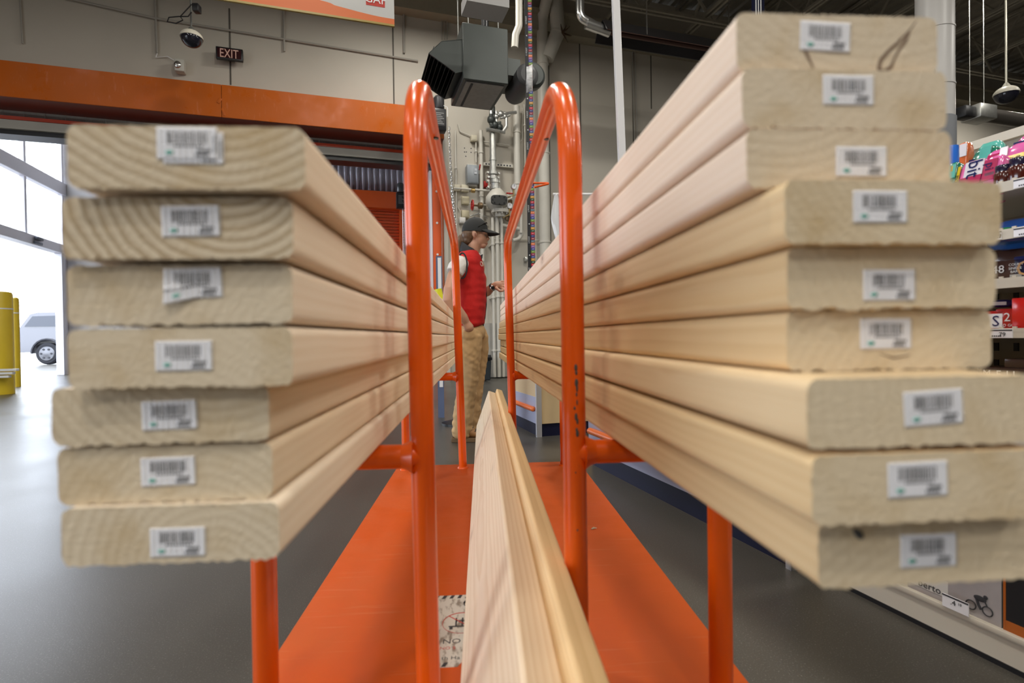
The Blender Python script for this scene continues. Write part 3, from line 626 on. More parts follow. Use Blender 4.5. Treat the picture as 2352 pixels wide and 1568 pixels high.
KN = mat('knot_brown', (.17, .10, .06), .8); KN2 = mat('pitch_dark', (.07, .065, .06), .8)
def endmark(idx, pts, r, material, name, closed=False):
    o, M = RBO[idx]; Mi = M.inverted(); O = Mi @ C0; P = []
    for px, py in pts: d = Mi.to_3x3() @ ray(px, py); q = O + d * (-O.y / d.y); P.append((q.x, -.0002, q.z))
    if closed: P.append(P[0])
    m = MB(); m.tube(P, r, 8); [None for _ in [0]]
    m.v = [Vector((v.x, -.0002 + (v.y + .0002) * .15, v.z)) for v in m.v]; m.build(name, material, o, local=True)
endmark(0, [(2105, 48), (2085, 75), (2060, 100), (2040, 118), (2022, 140), (2018, 158), (2030, 165), (2046, 155), (2054, 135), (2066, 112), (2078, 96), (2090, 75)], [.0004, .0007, .0010, .0011, .0013, .0014, .0014, .0012, .0007, .0009, .0013, .0004], KN, 'end_knot')
endmark(0, [(1850, 118), (1860, 140), (1868, 158)], [.0012, .0009, .0003], KN, 'end_knot')
endmark(8, [(1960, 1215), (1972, 1226), (1980, 1236)], [.001, .0026, .0012], KN2, 'pitch_pocket')
endmark(5, [(2020, 812), (2052, 822), (2090, 815)], [.0003, .0007, .0003], KN, 'end_knot')
# two planks leaning between the stacks
LN = math.atan(.077 / .216)
o, M = place_board('leaning_plank', Vector((-.0425, .42, .257)), 0, .0445, .2255, 2.72, 51, (.74, .60, .40), 'left of the two wide planks leaning on edge between the stacks, pinkish daylit face', 'planks leaning on edge', (.16, .1), .8, ry=LN)
o2, M2 = place_board('leaning_plank', Vector((.0036, .44, .258)), 0, .036, .2340, 2.72, 57, (.70, .44, .20), 'right of the two wide planks on edge, resting against the right looped rail', 'planks leaning on edge', (-.1, .45), 1.0, ry=LN)
for q, c in ((o, (.77, .61, .43)), (o2, (.74, .52, .27))): q.color = (*c, 1)  # left plank's pinkish colour has the side daylight mixed in

# ================================================================== things on and near the back wall
def wp(px, y0, y1, rpx, mat_, label, off=.14, name='wall_pipe', elbow=None, grp=None, straps=2):
    u, zt_ = pv(px, y0, WV - off); _, zb_ = pv(px + (y1 - y0) * .014, y1, WV - off); zb_ = max(zb_, .03); r = rpx / 2 * (WV / .955) / F
    t = thing(name, label, 'pipe', B(u, WV - off, zb_), grp)
    P = [(u, WV - off, zb_), (u, WV - off, zt_)]
    if elbow: P = fillet(P + [(u + e[0], WV - off + e[1], zt_ + e[2]) for e in elbow], [0] + [r * 2] * (len(elbow)) + [0], 6)
    m = MB(BM); m.tube(P, r, 16); m.build('pipe_run', mat_, t)
    for i in range(straps):
        z = zb_ + (zt_ - zb_) * (i + .5) / straps; m = MB(BM); m.lathe([(r + .001, -.02), (r + .012, -.015), (r + .012, .015), (r + .001, .02)], (u, WV - off, z), n=16); m.bx((u - .02, WV - off, z - .012), (u + .02, WV, z + .012)); m.build('collar', mat_, t)
    return t
wp(1245, 45, 868, 25, PIPEW, 'widest cream vertical duct pipe behind the coloured measuring strip', .20, straps=4, elbow=[(-.0, -.4, .35)])
# branching duct near the roof
u, z = pv(1275, 75, WV - .35); u1, z1 = pv(1256, 135, WV - .22)
t = thing('branch_duct', 'thick cream diagonal duct with a scorched elbow near the roof ledge', 'duct', B(u, WV - .35, z1))
P = fillet([(u1, WV - .22, z1), (u + .08, WV - .3, z + .05), (u + .02, WV - .35, z + .6)], [0, .12, 0]); m = MB(BM); m.tube(P, .135, 18); m.build('duct_run', PIPEW, t)
m = MB(BM); m.lathe([(.14, -.02), (.145, 0), (.14, .02)], P[3], (P[4] - P[3])); m.build('seam', PIPEW, t)
m = MB(BM); 
for i in range(7): m.tube([(u + .12, WV - .42, z - .02), (u + .14 + rnd.uniform(-.1, .16), WV - .5, z - .02 + rnd.uniform(-.25, .12))], [.02, .004], 6)
m.build('scorch_debris', mat('scorched_tape', (.09, .055, .03), .9), t)
wp(1186, 244, 482, 15, PIPEW, 'cream vertical pipe right of the bright steel riser', .14)
wp(1104, 300, 600, 9, PIPEW, 'thin cream pipe right of the grey disconnect box', .10, straps=3)
wp(1046, 300, 640, 3, PIPEW, 'thinnest cream conduit left of the grey disconnect box', .05, 'conduit')
wp(1204, 240, 430, 3, PIPEW, 'thin cream conduit just left of the coloured measuring strip', .05, 'conduit')
wp(1093, 322, 372, 3, PIPEW, 'short conduit running down into the grey disconnect box', .05, 'conduit', straps=1)
for px, y0, y1, r, l in ((1134, 500, 868, 6.5, 'left of the three cream pipes reaching the floor'), (1144.5, 496, 870, 8, 'middle and thickest of the three cream floor pipes'), (1155, 496, 869, 6, 'right of the three cream pipes reaching the floor')): wp(px - 3, y0, y1, r, PIPEW, l, .25, straps=3, grp='pipes reaching the floor')
# galvanised sprinkler riser assembly
RV = WV - .28; sc_ = (RV / .955) / F
def zz_(y): return pv(1131, y, RV)[1]
ur = pv(1132, 380, RV)[0]; ur2 = pv(1141, 455, RV)[0]
t = thing('sprinkler_riser', 'bright galvanised sprinkler riser with valve body and black cover plate', 'valve', B(ur, RV, zz_(492)))
m = MB(BM); m.tube([(ur, RV, zz_(402)), (ur, RV, zz_(268))], 7.5 * sc_, 20); m.build('riser_pipe', GALV, t)
for y, s_ in ((300, 1.25), (366, 1.15), (398, 1.5), (408, 1.35), (417, 1.5), (431, 1.45)):
    m = MB(BM); r = 7.5 * sc_ * s_; m.lathe([(r * .8, -.03), (r, -.025), (r, .025), (r * .8, .03)], (ur + (.03 if y > 410 else 0), RV, zz_(y)), n=18)
    if s_ > 1.2:
        for sg in (-1, 1): m.tube([(ur + sg * r * 1.15, RV - .05, zz_(y)), (ur + sg * r * 1.15, RV + .05, zz_(y))], .02, 8)
    m.build('coupling', GALV, t)
m = MB(BM); m.tube([(ur, RV, zz_(400)), (ur + .03, RV, zz_(415)), (ur + .04, RV, zz_(436))], [7 * sc_, 10 * sc_, 8 * sc_], 18); m.build('check_elbow', GALV, t)
m = MB(BM); m.lathe([(.09, zz_(434)), (.13, zz_(440)), (.20, zz_(452)), (.21, zz_(465)), (.16, zz_(476)), (.10, zz_(482)), (.10, zz_(486))], (ur2, RV, 0), n=24); vb = m.build('valve_body', PIPEW, t)
m = MB(BM); a0, b1 = pv(1128, 447, RV - .22); a1, b0 = pv(1165, 471, RV - .22)
cxp = (a0 + a1) / 2; czp = (b0 + b1) / 2; hw = (a1 - a0) / 2; hh = (b1 - b0) / 2
m.prism([(cxp + hw * math.copysign(abs(math.cos(a)) ** .5, math.cos(a)), RV - .24, czp + hh * math.copysign(abs(math.sin(a)) ** .5, math.sin(a))) for a in [2 * PI * (i + .5) / 24 for i in range(24)]], (0, .05, 0)); m.build('cover_plate', mat('black_cover', (.03, .03, .028), .5), vb)
m = MB(BM)
for a in [2 * PI * i / 8 for i in range(8)]: m.tube([(cxp + hw * .85 * math.cos(a), RV - .26, czp + hh * .85 * math.sin(a)), (cxp + hw * .85 * math.cos(a), RV - .24, czp + hh * .85 * math.sin(a))], .012, 6)
m.build('cover_bolt', BLACK, vb)
m = MB(BM); m.lathe([(.17, -.03), (.17, .03)], (ur2 + .06, RV, zz_(485)), n=24); m.lathe([(.10, -.10), (.10, -.03)], (ur2 + .06, RV, zz_(485)), n=20)
for a in [2 * PI * i / 8 for i in range(8)]: m.tube([(ur2 + .06 + .14 * math.cos(a), RV + .14 * math.sin(a), zz_(485) - .06), (ur2 + .06 + .14 * math.cos(a), RV + .14 * math.sin(a), zz_(485) + .06)], .014, 6)
m.build('flange', PIPEW, t)
m = MB(BM)
for px, py, pts in ((1175, 430, [(1175, 430), (1175, 455), (1160, 460)]), (1170, 470, [(1150, 476), (1172, 478), (1185, 480)]), (1177, 440, [(1165, 450), (1178, 448), (1190, 444)])):
    P = [(pv(a, b, RV - .05)[0], RV - .05, pv(a, b, RV - .05)[1]) for a, b in pts]; m.tube(P, .022, 8)
m.build('trim_piping', PIPEW, t)
def gauge(px, py, rpx, label):
    u, z = pv(px, py, RV - .12); r = rpx * sc_
    g = thing('pressure_gauge', label, 'gauge', B(u, RV - .12, z), 'pressure gauges on the riser trim')
    m = MB(BM); m.lathe([(r * .9, 0), (r, .01), (r, .05), (r * .7, .06)], (u, RV - .12, z), (0, 1, 0), 24); m.build('case', STEEL, g)
    m = MB(BM); m.lathe([(r * .86, -.004), (r * .86, .0)], (u, RV - .12, z), (0, 1, 0), 24); m.build('dial', PAPER, g)
    m = MB(BM); m.bx((u - .004, RV - .128, z - r * .1), (u + .004, RV - .125, z + r * .7)); 
    for i in range(9): a = R(-30 + i * 30); m.box((u + r * .7 * math.cos(a), RV - .126, z + r * .7 * math.sin(a)), (.006, .002, .006))
    m.build('needle', INK, g)
    m = MB(BM); m.tube([(u, RV - .09, z - r), (u, RV - .09, z - r - .1), (u - .1, RV, z - r - .14)], .014, 8); m.build('stem', BRASS, g)
gauge(1181, 428, 6.5, 'upper pressure gauge beside the orange rail'); gauge(1171, 472, 7, 'lower pressure gauge right of the black cover plate')
def wheelvalve(px, py, r, label, ax=(1, 0, 0)):
    u, z = pv(px, py, WV - .3); g = thing('valve_handwheel', label, 'valve', B(u, WV - .3, z)); ax = Vector(ax); a = ax.orthogonal().normalized(); b = ax.cross(a)
    m = MB(BM); m.tube([Vector((u, WV - .3, z)) + (a * math.cos(w) + b * math.sin(w)) * r for w in [2 * PI * i / 24 for i in range(25)]], .014, 8, cap=False)
    for w in (0, PI / 2): m.tube([Vector((u, WV - .3, z)) + (a * math.cos(w) + b * math.sin(w)) * r, Vector((u, WV - .3, z)) - (a * math.cos(w) + b * math.sin(w)) * r], .01, 6)
    m.build('wheel', REDP, g); m = MB(BM); m.tube([(u, WV - .3, z), Vector((u, WV - .3, z)) + ax * .2], .02, 8); m.lathe([(.03, .1), (.06, .12), (.06, .18), (.03, .2)], (u, WV - .3, z), ax); m.build('stem', mat('dark_brass', (.2, .13, .07), .4, .5), g)
wheelvalve(1085, 471, .085, 'small red handwheel left of the valve body')
wheelvalve(1171, 444, .055, 'dark red handwheel under the upper pressure gauge', (0, .3, -1)); wheelvalve(1168, 482, .05, 'dark red handwheel under the lower pressure gauge', (0, .3, -1))
# bell, pipes across
u, z = pv(1162, 502, WV - .1)
g = thing('alarm_bell', 'round cream alarm bell right of the three floor pipes', 'bell', B(u, WV - .1, z)); m = MB(BM); m.lathe([(.12, .08), (.12, .03), (.10, 0), (.03, -.02)], (u, WV - .1, z), (0, 1, 0), 28); m.build('gong', PIPEW, g); m = MB(BM); m.lathe([(.02, -.03), (.02, -.02)], (u, WV - .1, z), (0, 1, 0), 12); m.build('centre_bolt', STEEL, g)
def run(pts, rpx, mt, label, name='wall_pipe', off=.2, cat='pipe', rad=.05):
    P = [(pv(a, b, WV - off)[0], WV - off, pv(a, b, WV - off)[1]) for a, b in pts]
    if len(P) > 2: P = fillet(P, [0] + [rad] * (len(P) - 2) + [0], 5)
    m = MB(BM); m.tube(P, rpx / 2 * sc_, 12); return tag(m.build(name, mt), label, cat)
run([(1042, 432), (1128, 438)], 4.5, PIPEW, 'cream horizontal pipe under the grey disconnect box', off=.22)
run([(1150, 516), (1205, 528), (1192, 548), (1178, 552)], 9, PIPEW, 'thick cream pipe curving left below the round bell', off=.2, rad=.08)
run([(1197, 492), (1197, 535)], 7, PIPEW, 'short cream drain pipe between rail and measuring strip', off=.25)
run([(1111, 325), (1170, 334)], 3, PIPEW, 'thin cream conduit crossing behind the steel riser', 'conduit', .06)
run([(1190, 328), (1199, 322), (1200, 248)], 2.5, PIPEW, 'thin cream conduit bending up beside the cream pipe', 'conduit', .06, rad=.1)
run([(1052, 285), (1056, 302), (1080, 312)], 2.5, PIPEW, 'thin cable sagging into the small square junction box', 'cable', .03, 'cable')
run([(1078, 468), (1150, 474)], 3, PIPEW, 'thin cream pipe joining the junction boxes to the valve', off=.12)
run([(1080, 496), (1100, 490), (1120, 500)], 3, GALV, 'thin grey flexible conduit arching above the black cap', 'conduit', .1)
run([(1048, 470), (1057, 485), (1058, 500)], 2, PIPEW, 'thin cable drooping left of the junction boxes', 'cable', .03, 'cable')
run([(1128, 548), (1240, 552)], 2.5, PIPEW, 'thin cream line running right at the height of the face', 'conduit', .04)
def jbox(px0, py0, px1, py1, mt, label, name='junction_box', cat='box', d=.1):
    u0, z1 = pv(px0, py0, WV - d); u1, z0 = pv(px1, py1, WV - d)
    g = thing(name, label, cat, B((u0 + u1) / 2, WV - d / 2, z0)); m = MB(BM); m.bx((u0, WV - d, z0), (u1, WV, z1), bev=.008); m.build('enclosure', mt, g)
    m = MB(BM); m.bx((u0 + .015, WV - d - .008, z0 + .015), (u1 - .015, WV - d, z1 - .015), bev=.004); m.build('cover', mt, g); return g, (u0, z0, u1, z1)
CRB = mat('ivory_box', (.60, .55, .42), .5)
jbox(1082, 309, 1096, 324, CRB, 'small square ivory junction box above the grey disconnect box')
jbox(1043, 423, 1057, 438, CRB, 'ivory junction box at far left end of the brass row'); jbox(1060, 423, 1077, 440, CRB, 'ivory junction box directly under the disconnect box, upper of its column')
jbox(1061, 450, 1078, 469, mat('yellowed_box', (.55, .49, .33), .5), 'yellowed junction box in the middle of the column'); jbox(1061, 482, 1078, 500, MATS['yellowed_box'], 'yellowed junction box lowest in the column above the cap')
jbox(1056, 498, 1070, 512, mat('bright_box', (.72, .70, .66), .5), 'white square box just behind the black cap')
jbox(1206, 590, 1214, 600, GALV, 'tiny steel box low beside the measuring strip')
g, (u0, z0, u1, z1) = jbox(1073, 377, 1100, 422, mat('electrical_grey', (.27, .29, .31), .4, .2), 'grey electrical disconnect box with a red side lever', 'disconnect_switch', 'switch', .18)
m = MB(BM); m.bx((u0 + .13, WV - .20, z0 + .17), (u0 + .18, WV - .187, z1 - .07)); m.build('name_plate', mat('plate_grey', (.5, .52, .56), .4), g)
m = MB(BM); m.bx((u0 + .14, WV - .205, z0 + .22), (u0 + .17, WV - .198, z1 - .12)); m.build('plate_print', INK, g)
m = MB(BM); m.tube([(u1, WV - .1, z1 - .06), (u1 + .03, WV - .12, z1 - .06), (u1 + .04, WV - .14, z1 + .03)], .014, 8); m.build('lever', REDP, g)
m = MB(BM); m.bx((u0 + .02, WV - .12, z1), (u1 - .02, WV - .02, z1 + .03)); m.bx((u0 + .02, WV - .12, z0 - .03), (u1 - .02, WV - .02, z0)); m.build('mounting_strut', PIPEW, g)
jbox(1111, 415, 1121, 430, REDP, 'small bright red box on the horizontal pipe', 'alarm_box')
u, z = pv(1087, 437, WV - .24); m = MB(BM); m.lathe([(.025, -.04), (.04, -.03), (.04, .03), (.025, .04)], (u, WV - .22, z), (1, 0, 0)); tag(m.build('brass_fitting', BRASS), 'brass union fitting on the horizontal cream pipe', 'fitting')
# slotted strut
g = thing('slotted_strut', 'white slotted steel strut crossing behind the steel riser', 'strut', B(pv(1150, 378, WV - .08)[0], WV - .08, pv(1150, 384, WV - .08)[1]))
u0, z = pv(1110, 375, WV - .08); u1 = pv(1178, 380, WV - .08)[0]; m = MB(BM); m.bx((u0, WV - .08, z - .035), (u1, WV, z + .025)); m.build('channel', PIPEW, g)
for i in range(9): u = u0 + .04 + i * (u1 - u0 - .05) / 9; m = MB(BM); m.bx((u, WV - .084, z - .018), (u + .03, WV - .078, z + .008)); m.build('slot', INK, g)
# holes, low box things
for px, py in ((1067, 340), (1082, 341), (1067, 349), (1071, 349), (1082, 350), (1070, 359), (1152, 557)):
    pass
m = MB(BM)
for px, py in ((1067, 340), (1082, 341), (1067, 349), (1071, 349), (1082, 350), (1070, 359), (1152, 557)):
    u, z = pv(px, py, WV); m.tube([(u, WV - .002, z), (u, WV, z)], .012, 8)
o = m.build('wall_hole', INK); o.parent = wb; o.location = wl(o) - wl(wb)
m = MB(BM); u0, z1 = pv(1128, 742, WV - .1); m.bx((u0 - .3, WV - .1, 0.02), (pv(1200, 742, WV - .1)[0], WV - .01, z1)); tag(m.build('wall_ledge', mat('grey_ledge', (.42, .40, .36), .6, noise_amt=.15)), 'low grey boxed ledge at the foot of the wall behind the pipes', 'ledge')
# black tote
v_ = 9.0; u0, z1 = pv(1100, 820, v_); u1, _ = pv(1129, 820, v_)
g = thing('black_tote', 'black plastic wheeled tote standing on the floor behind the person', 'tote', B((u0 + u1) / 2, v_ + .2, 0)); m = MB(BM); m.prism([(u0 + .02, v_, 0.02), (u1 - .02, v_, 0.02), (u1, v_, z1 - .06), (u0, v_, z1 - .06)], (0, .4, 0)); m.build('bin', mat('tote_black', (.02, .025, .03), .45), g, bevel=.02)
m = MB(BM); m.bx((u0 - .01, v_ - .02, z1 - .06), (u1 + .01, v_ + .42, z1), bev=.015); m.build('lid', BLACK, g); m = MB(BM); m.tube([(u1 - .07, v_ - .02, z1 + .0), (u1 - .02, v_ - .02, z1 + .0)], .04, 10); m.build('latch', BLACK, g)
# unit heater
HV = 6.75
def hp(x, y, v=HV): a, b = pv(x, y, v); return a, b
u0, z1 = hp(1062, 50); u1, z0 = hp(1168, 194); D = .85
g = thing('unit_heater', 'large grey green unit heater hung high on the back wall with louvred outlet', 'heater', B((u0 + u1) / 2, HV + D / 2, z0))
m = MB(BM); m.bx((u0, HV, z0), (u1, HV + D, z1)); m.build('cabinet', DKGREY, g, bevel=.01)
m = MB(BM); m.bx((u0 + .05, HV + .05, z0 - .012), (u1 - .05, HV + D - .05, z0)); bp_ = m.build('bottom_panel', mat('heater_bottom', (.22, .20, .19), .35, .3, noise_amt=.25, noise_scale=14), g)
m = MB(BM); m.bx((u0 + .12, HV + .08, z0 - .018), (u0 + .15, HV + D - .08, z0 - .011)); m.build('slot', INK, bp_)
a = hp(1015, 92); b = hp(985, 120); c = hp(1046, 164); d_ = (u0, hp(1060, 160)[1]); e_ = (u0, hp(1062, 88)[1])
for v_ in (HV + .02, HV + D - .04): m = MB(BM); m.prism([(q[0], v_, q[1]) for q in (e_, a, b, c, d_)], (0, .02, 0)); m.build('hood_cheek', DKGREY, g)
for p_, q_ in ((e_, a), (a, b), (c, d_)): m = MB(BM); m.prism([(p_[0], HV + .02, p_[1]), (q_[0], HV + .02, q_[1]), (q_[0], HV + .02, q_[1] - .012), (p_[0], HV + .02, p_[1] - .012)], (0, D - .06, 0)); m.build('hood_sheet', DKGREY, g)
for i in range(7):
    f = (i + .5) / 7; x = b[0] + (c[0] - b[0]) * f; z = b[1] + (c[1] - b[1]) * f
    m = MB(BM); m.prism([(x, HV + .04, z), (x + .01, HV + .04, z + .004), (x + .055, HV + .04, z + .12), (x + .045, HV + .04, z + .12)], (0, D - .1, 0)); m.build('louvre', mat('louvre_dark', (.03, .03, .03), .5), g)
bu_, bz_ = hp(1212, 172, HV - .1); m = MB(BM); m.lathe([(.12, -.02), (.15, 0), (.15, .55), (.13, .62)], (bu_, HV - .1, bz_), (0, 1, 0), 28); m.lathe([(.1, -.022), (.1, -.015)], (bu_, HV - .1, bz_), (0, 1, 0), 20); m.build('fan_drum', mat('fan_black', (.035, .035, .036), .45), g)
m = MB(BM); m.lathe([(.17, 0), (.175, .03), (.175, .12), (.14, .15)], (bu_ + .1, HV + .1, bz_ + .05), (0, -1, 0), 28); m.build('fan_housing', DKGREY, g)
m = MB(BM); m.bx((u1, HV + .05, z0 + .15), (bu_ - .05, HV + .6, z1 - .35)); m.build('motor_box', DKGREY, g)
m = MB(BM); 
for uu, vv in ((u0 + .1, HV + .1), (u1 - .1, HV + .1), (u0 + .1, HV + D - .1), (u1 - .1, HV + D - .1)): m.tube([(uu, vv, z1), (uu, vv, TOP)], .008, 6)
m.build('hanger_rod', GALV, g)
m = MB(BM); q = hp(1125, 42); m.bx((u0 + .05, HV + .2, z1 + .02), (u1 - .1, HV + .26, z1 + .05)); m.tube([(q[0], HV + .25, z1), (q[0], HV + .25, z1 + .25)], .05, 12); m.build('top_bracket', BLACK, g)
# gas train under the heater
g = thing('gas_valve_train', 'dark tangle of steel gas valves hanging below the unit heater', 'valve', B(pv(1140, 280, RV)[0], RV, pv(1140, 300, RV)[1]))
for i, (x, y, r, s_) in enumerate(((1128, 275, 9, 0), (1137, 287, 8, 1), (1148, 292, 7, 1), (1150, 262, 7, 1), (1140, 268, 6, 1), (1160, 268, 5, 1))):
    u, z = pv(x, y, RV - .1); m = MB(BM); m.ell((u, RV - .1, z), (r * sc_, r * sc_, r * sc_ * 1.1), 14, 8); m.lathe([(r * sc_ * .5, -.1), (r * sc_ * .5, .1)], (u, RV - .1, z), (1, 0, .4) if i % 2 else (0, 0, 1), 12); m.build('valve_bulb' if i else 'valve_barrel', DKGREY if i < 3 else GALV, g)
for pts in ([(1128, 250), (1128, 290)], [(1118, 296), (1160, 304)], [(1150, 262), (1186, 258)], [(1163, 268), (1163, 290), (1155, 302)], [(1116, 297), (1124, 297)]):
    m = MB(BM); m.tube([(pv(a, b, RV - .1)[0], RV - .1, pv(a, b, RV - .1)[1]) for a, b in pts], .03, 8); m.build('nipple', GALV, g)
wp(1131, 245, 270, 12, DKGREY, 'short dark pipe between the heater and the gas valves', .28, straps=1)
# vent pipe down from roof to heater
P = [(1192, 0), (1192, 60), (1184, 80), (1182, 110)]; vv_ = 7.3
m = MB(BM); m.tube(fillet([(pv(a, b, vv_)[0], vv_, pv(a, b, vv_)[1]) for a, b in [(1188, -150)] + P], [0, .05, .1, .05, 0], 5), .05, 14); tag(m.build('vent_pipe', PIPEW), 'cream vent pipe dropping from the roof beside the unit heater', 'pipe')
# grey white light box at top
m = MB(BM); v_ = 5.7; a = pv(1072, -30, v_); b = pv(1170, 24, v_); 
g = thing('hanging_fixture', 'pale grey box fixture hanging at the top above the unit heater', 'fixture', B((a[0] + b[0]) / 2, v_, b[1])); m.bx((a[0], v_, b[1] + .03), (b[0], v_ + .3, a[1])); m.build('body', mat('fixture_grey', (.38, .37, .36), .4), g)
m = MB(BM); 
for uu in (a[0] + .08, b[0] - .08): m.tube([(uu, v_ + .15, a[1]), (uu, v_ + .15, TOP)], .008, 6)
m.build('rod', GALV, g)
# wall conduits on the left
def wallrun(pts, r, label, mt=PIPEW, off=.03, name='conduit', cat='conduit'):
    P = [(pv(a, b, WV - off)[0], WV - off, pv(a, b, WV - off)[1]) for a, b in pts]; m = MB(BM); m.tube(P, r, 8); return tag(m.build(name, mt), label, cat)
CN = mat('wall_conduit', (.36, .34, .30), .5)
wallrun([(60, -25), (356, 42), (960, 140)], .018, 'long conduit running along the wall above the exit sign', CN)
wallrun([(355, -30), (361, 122)], .016, 'vertical conduit down to the small white wall sensor', CN)
wallrun([(651, -30), (653, 118)], .016, 'short vertical conduit stub right of the exit sign', CN)
wallrun([(927, -20), (928, 122)], .02, 'vertical conduit stub left of the unit heater', CN)
wallrun([(44, -30), (52, 100)], .012, 'thin dark vertical cable at the upper left', CN)
for px in (1015, 1021, 1027): wallrun([(px, -20), (px, 90)], .009, ('left', 'middle', 'right')[(px - 1015) // 6] + ' of the three thin conduits behind the heater hood', CN)
wallrun([(1452, 105), (1458, 335)], .012, 'left of the two thin vertical conduits right of the white post', CN); wallrun([(1458, 105), (1464, 330)], .012, 'right of the two thin vertical conduits right of the white post', CN)
wallrun([(361, 122), (358, 132), (385, 130), (402, 140)], .008, 'thin cable looping to the small white wall sensor', WHITE, name='cable', cat='cable')
u0, z1 = pv(399, 133, WV - .15); u1, z0 = pv(423, 164, WV - .15)
g = thing('wall_sensor', 'small white box sensor on the wall left of the exit sign', 'sensor', B((u0 + u1) / 2, WV - .1, z0)); m = MB(BM); m.bx((u0, WV - .15, z0), (u1, WV, z1), bev=.02); m.build('housing', mat('off_white_plastic', (.55, .54, .48), .4), g)
m = MB(BM); m.ell(((u0 + u1) / 2 - .02, WV - .15, (z0 + z1) / 2), (.055, .03, .06)); m.build('lens', STEEL, g)
# exit sign
v_ = WV - .16; u0, z1 = pv(495, 105, v_); u1, z0 = pv(558, 141, v_)
g = thing('exit_sign', 'small dark red EXIT sign on the wall above the orange header', 'sign', B((u0 + u1) / 2, v_, z0))
m = MB(BM); m.bx((u0, v_, z0), (u1, v_ + .06, z1), bev=.01); m.bx((u0 + .15, v_ + .05, (z0 + z1) / 2 - .05), (u1 - .15, WV, (z0 + z1) / 2 + .05)); m.build('housing', BLACK, g)
m = MB(BM); m.bx((u0 + .025, v_ - .004, z0 + .025), (u1 - .025, v_, z1 - .025)); fc = m.build('face', mat('exit_face', (.035, .004, .006), .3), g)
m = MB(BM); m.text('EXIT', BM.inverted() @ B((u0 + u1) / 2, v_ - .006, (z0 + z1) / 2), (1, 0, 0), (0, 0, 1), (z1 - z0) * 1.02, 0, .001, sx=.68)
me_c = (u0 + u1) / 2; m.v = [Vector((v.x, v.y, v.z)) for v in m.v]; m.build('lettering', mat('exit_letters', (.5, .33, .27), .4, emit=((.8, .45, .35), .15)), fc)
# banner
v_ = 5.6; u0, zt_ = pv(300, -60, v_); u1, zb_ = pv(906, 60, v_)
g = thing('aisle_banner', 'white hanging banner with orange wave and red GAF square', 'banner', B((u0 + u1) / 2, v_, zb_))
m = MB(BM); m.bx((u0, v_, zb_), (u1, v_ + .012, zb_ + 1.2), bev=.003); m.build('panel', mat('banner_white', (.72, .72, .70), .5), g)
m = MB(BM); n = 60; top = [(u0 + (u1 - u0) * i / n, v_ - .002, zb_ + .10 + .05 * math.sin(i / n * 9 + 2.2) * (1 if i < 45 else .6)) for i in range(n + 1)]; m.prism([(u0, v_ - .002, zb_ + .012), (u1, v_ - .002, zb_ + .012)] + top[::-1], (0, .001, 0)); m.build('orange_wave', mat('wave_orange', (.62, .14, .03), .5), g)
m = MB(BM); m.bx((u0, v_ - .008, zb_ - .008), (u1, v_ + .016, zb_ + .012)); m.build('bottom_rail', mat('banner_rail', (.35, .25, .06), .4), g)
ra, rb = pv(840, -32, v_), pv(884, 18, v_)
m = MB(BM); m.bx((ra[0], v_ - .004, rb[1]), (rb[0], v_ - .001, ra[1])); lg = m.build('logo_square', mat('logo_red', (.50, .03, .015), .5), g)
gz_ = pv(860, 2, v_)[1]; m = MB(BM); m.text('GAF', ((ra[0] + rb[0]) / 2, v_ - .006, gz_ + .015), (1, 0, 0), (0, 0, 1), .115, 0, .0006); m.build('logo_letters', WHITE, lg)
m = MB(BM); m.tube([(u1 - .3, v_, zb_ + 1.2), (u1 - .3, v_, TOP)], .006, 5); m.tube([(u0 + .3, v_, zb_ + 1.2), (u0 + .3, v_, TOP)], .006, 5); m.build('cable', GALV, g)
def dome(px, py, rpx, Z, label, tb):
    p_ = at(px, py, Z); r = rpx * Z / F; g = thing('dome_camera', label, 'camera', (p_.x, p_.y, p_.z), 'hanging dome cameras')
    m = MB(); m.ell(p_, (r, r, r * .75), 28, 10, z0=0, M=Matrix.Rotation(.0, 3, 'X')); m.build('housing', mat('dome_white', (.62, .58, .48), .4), g)
    m = MB(); m.ell(p_, (r * .93, r * .93, r * .85), 28, 10, z1=0); m.build('smoked_dome', mat('smoked', (.012, .012, .02), .08), g)
    m = MB(); m.tube([(p_.x, p_.y, p_.z + r * .7), (p_.x, p_.y, TOP)], .012, 10); m.lathe([(.05, 0), (.02, .05)], (p_.x, p_.y, p_.z + r * .72)); m.build('drop_pole', tb, g); return p_
p_ = dome(440, 88, 24, 7.2, 'dark dome camera hanging at upper left of the exit sign', mat('pole_dark', (.10, .10, .09), .5))
m = MB(); q = at(452, 20, 7.1); m.box(q, (.08, .1, .1), bev=.01); P = [at(425, 8 + 4 * math.sin(i), 7.0) for i in range(3)]
m.tube([at(x, y, 7.1) for x, y in ((440, 28), (432, 38), (410, 38), (388, 40), (384, 50), (404, 54), (420, 46), (414, 38), (440, 10))], .008, 6); tag(m.build('cable_coil', BLACK), 'black junction with looped cable on the dome camera pole', 'cable')
dome(2311, 217, 24, 7.0, 'cream rimmed dome camera on a bright pole at upper right', mat('pole_bright', (.75, .72, .60), .3, .3))
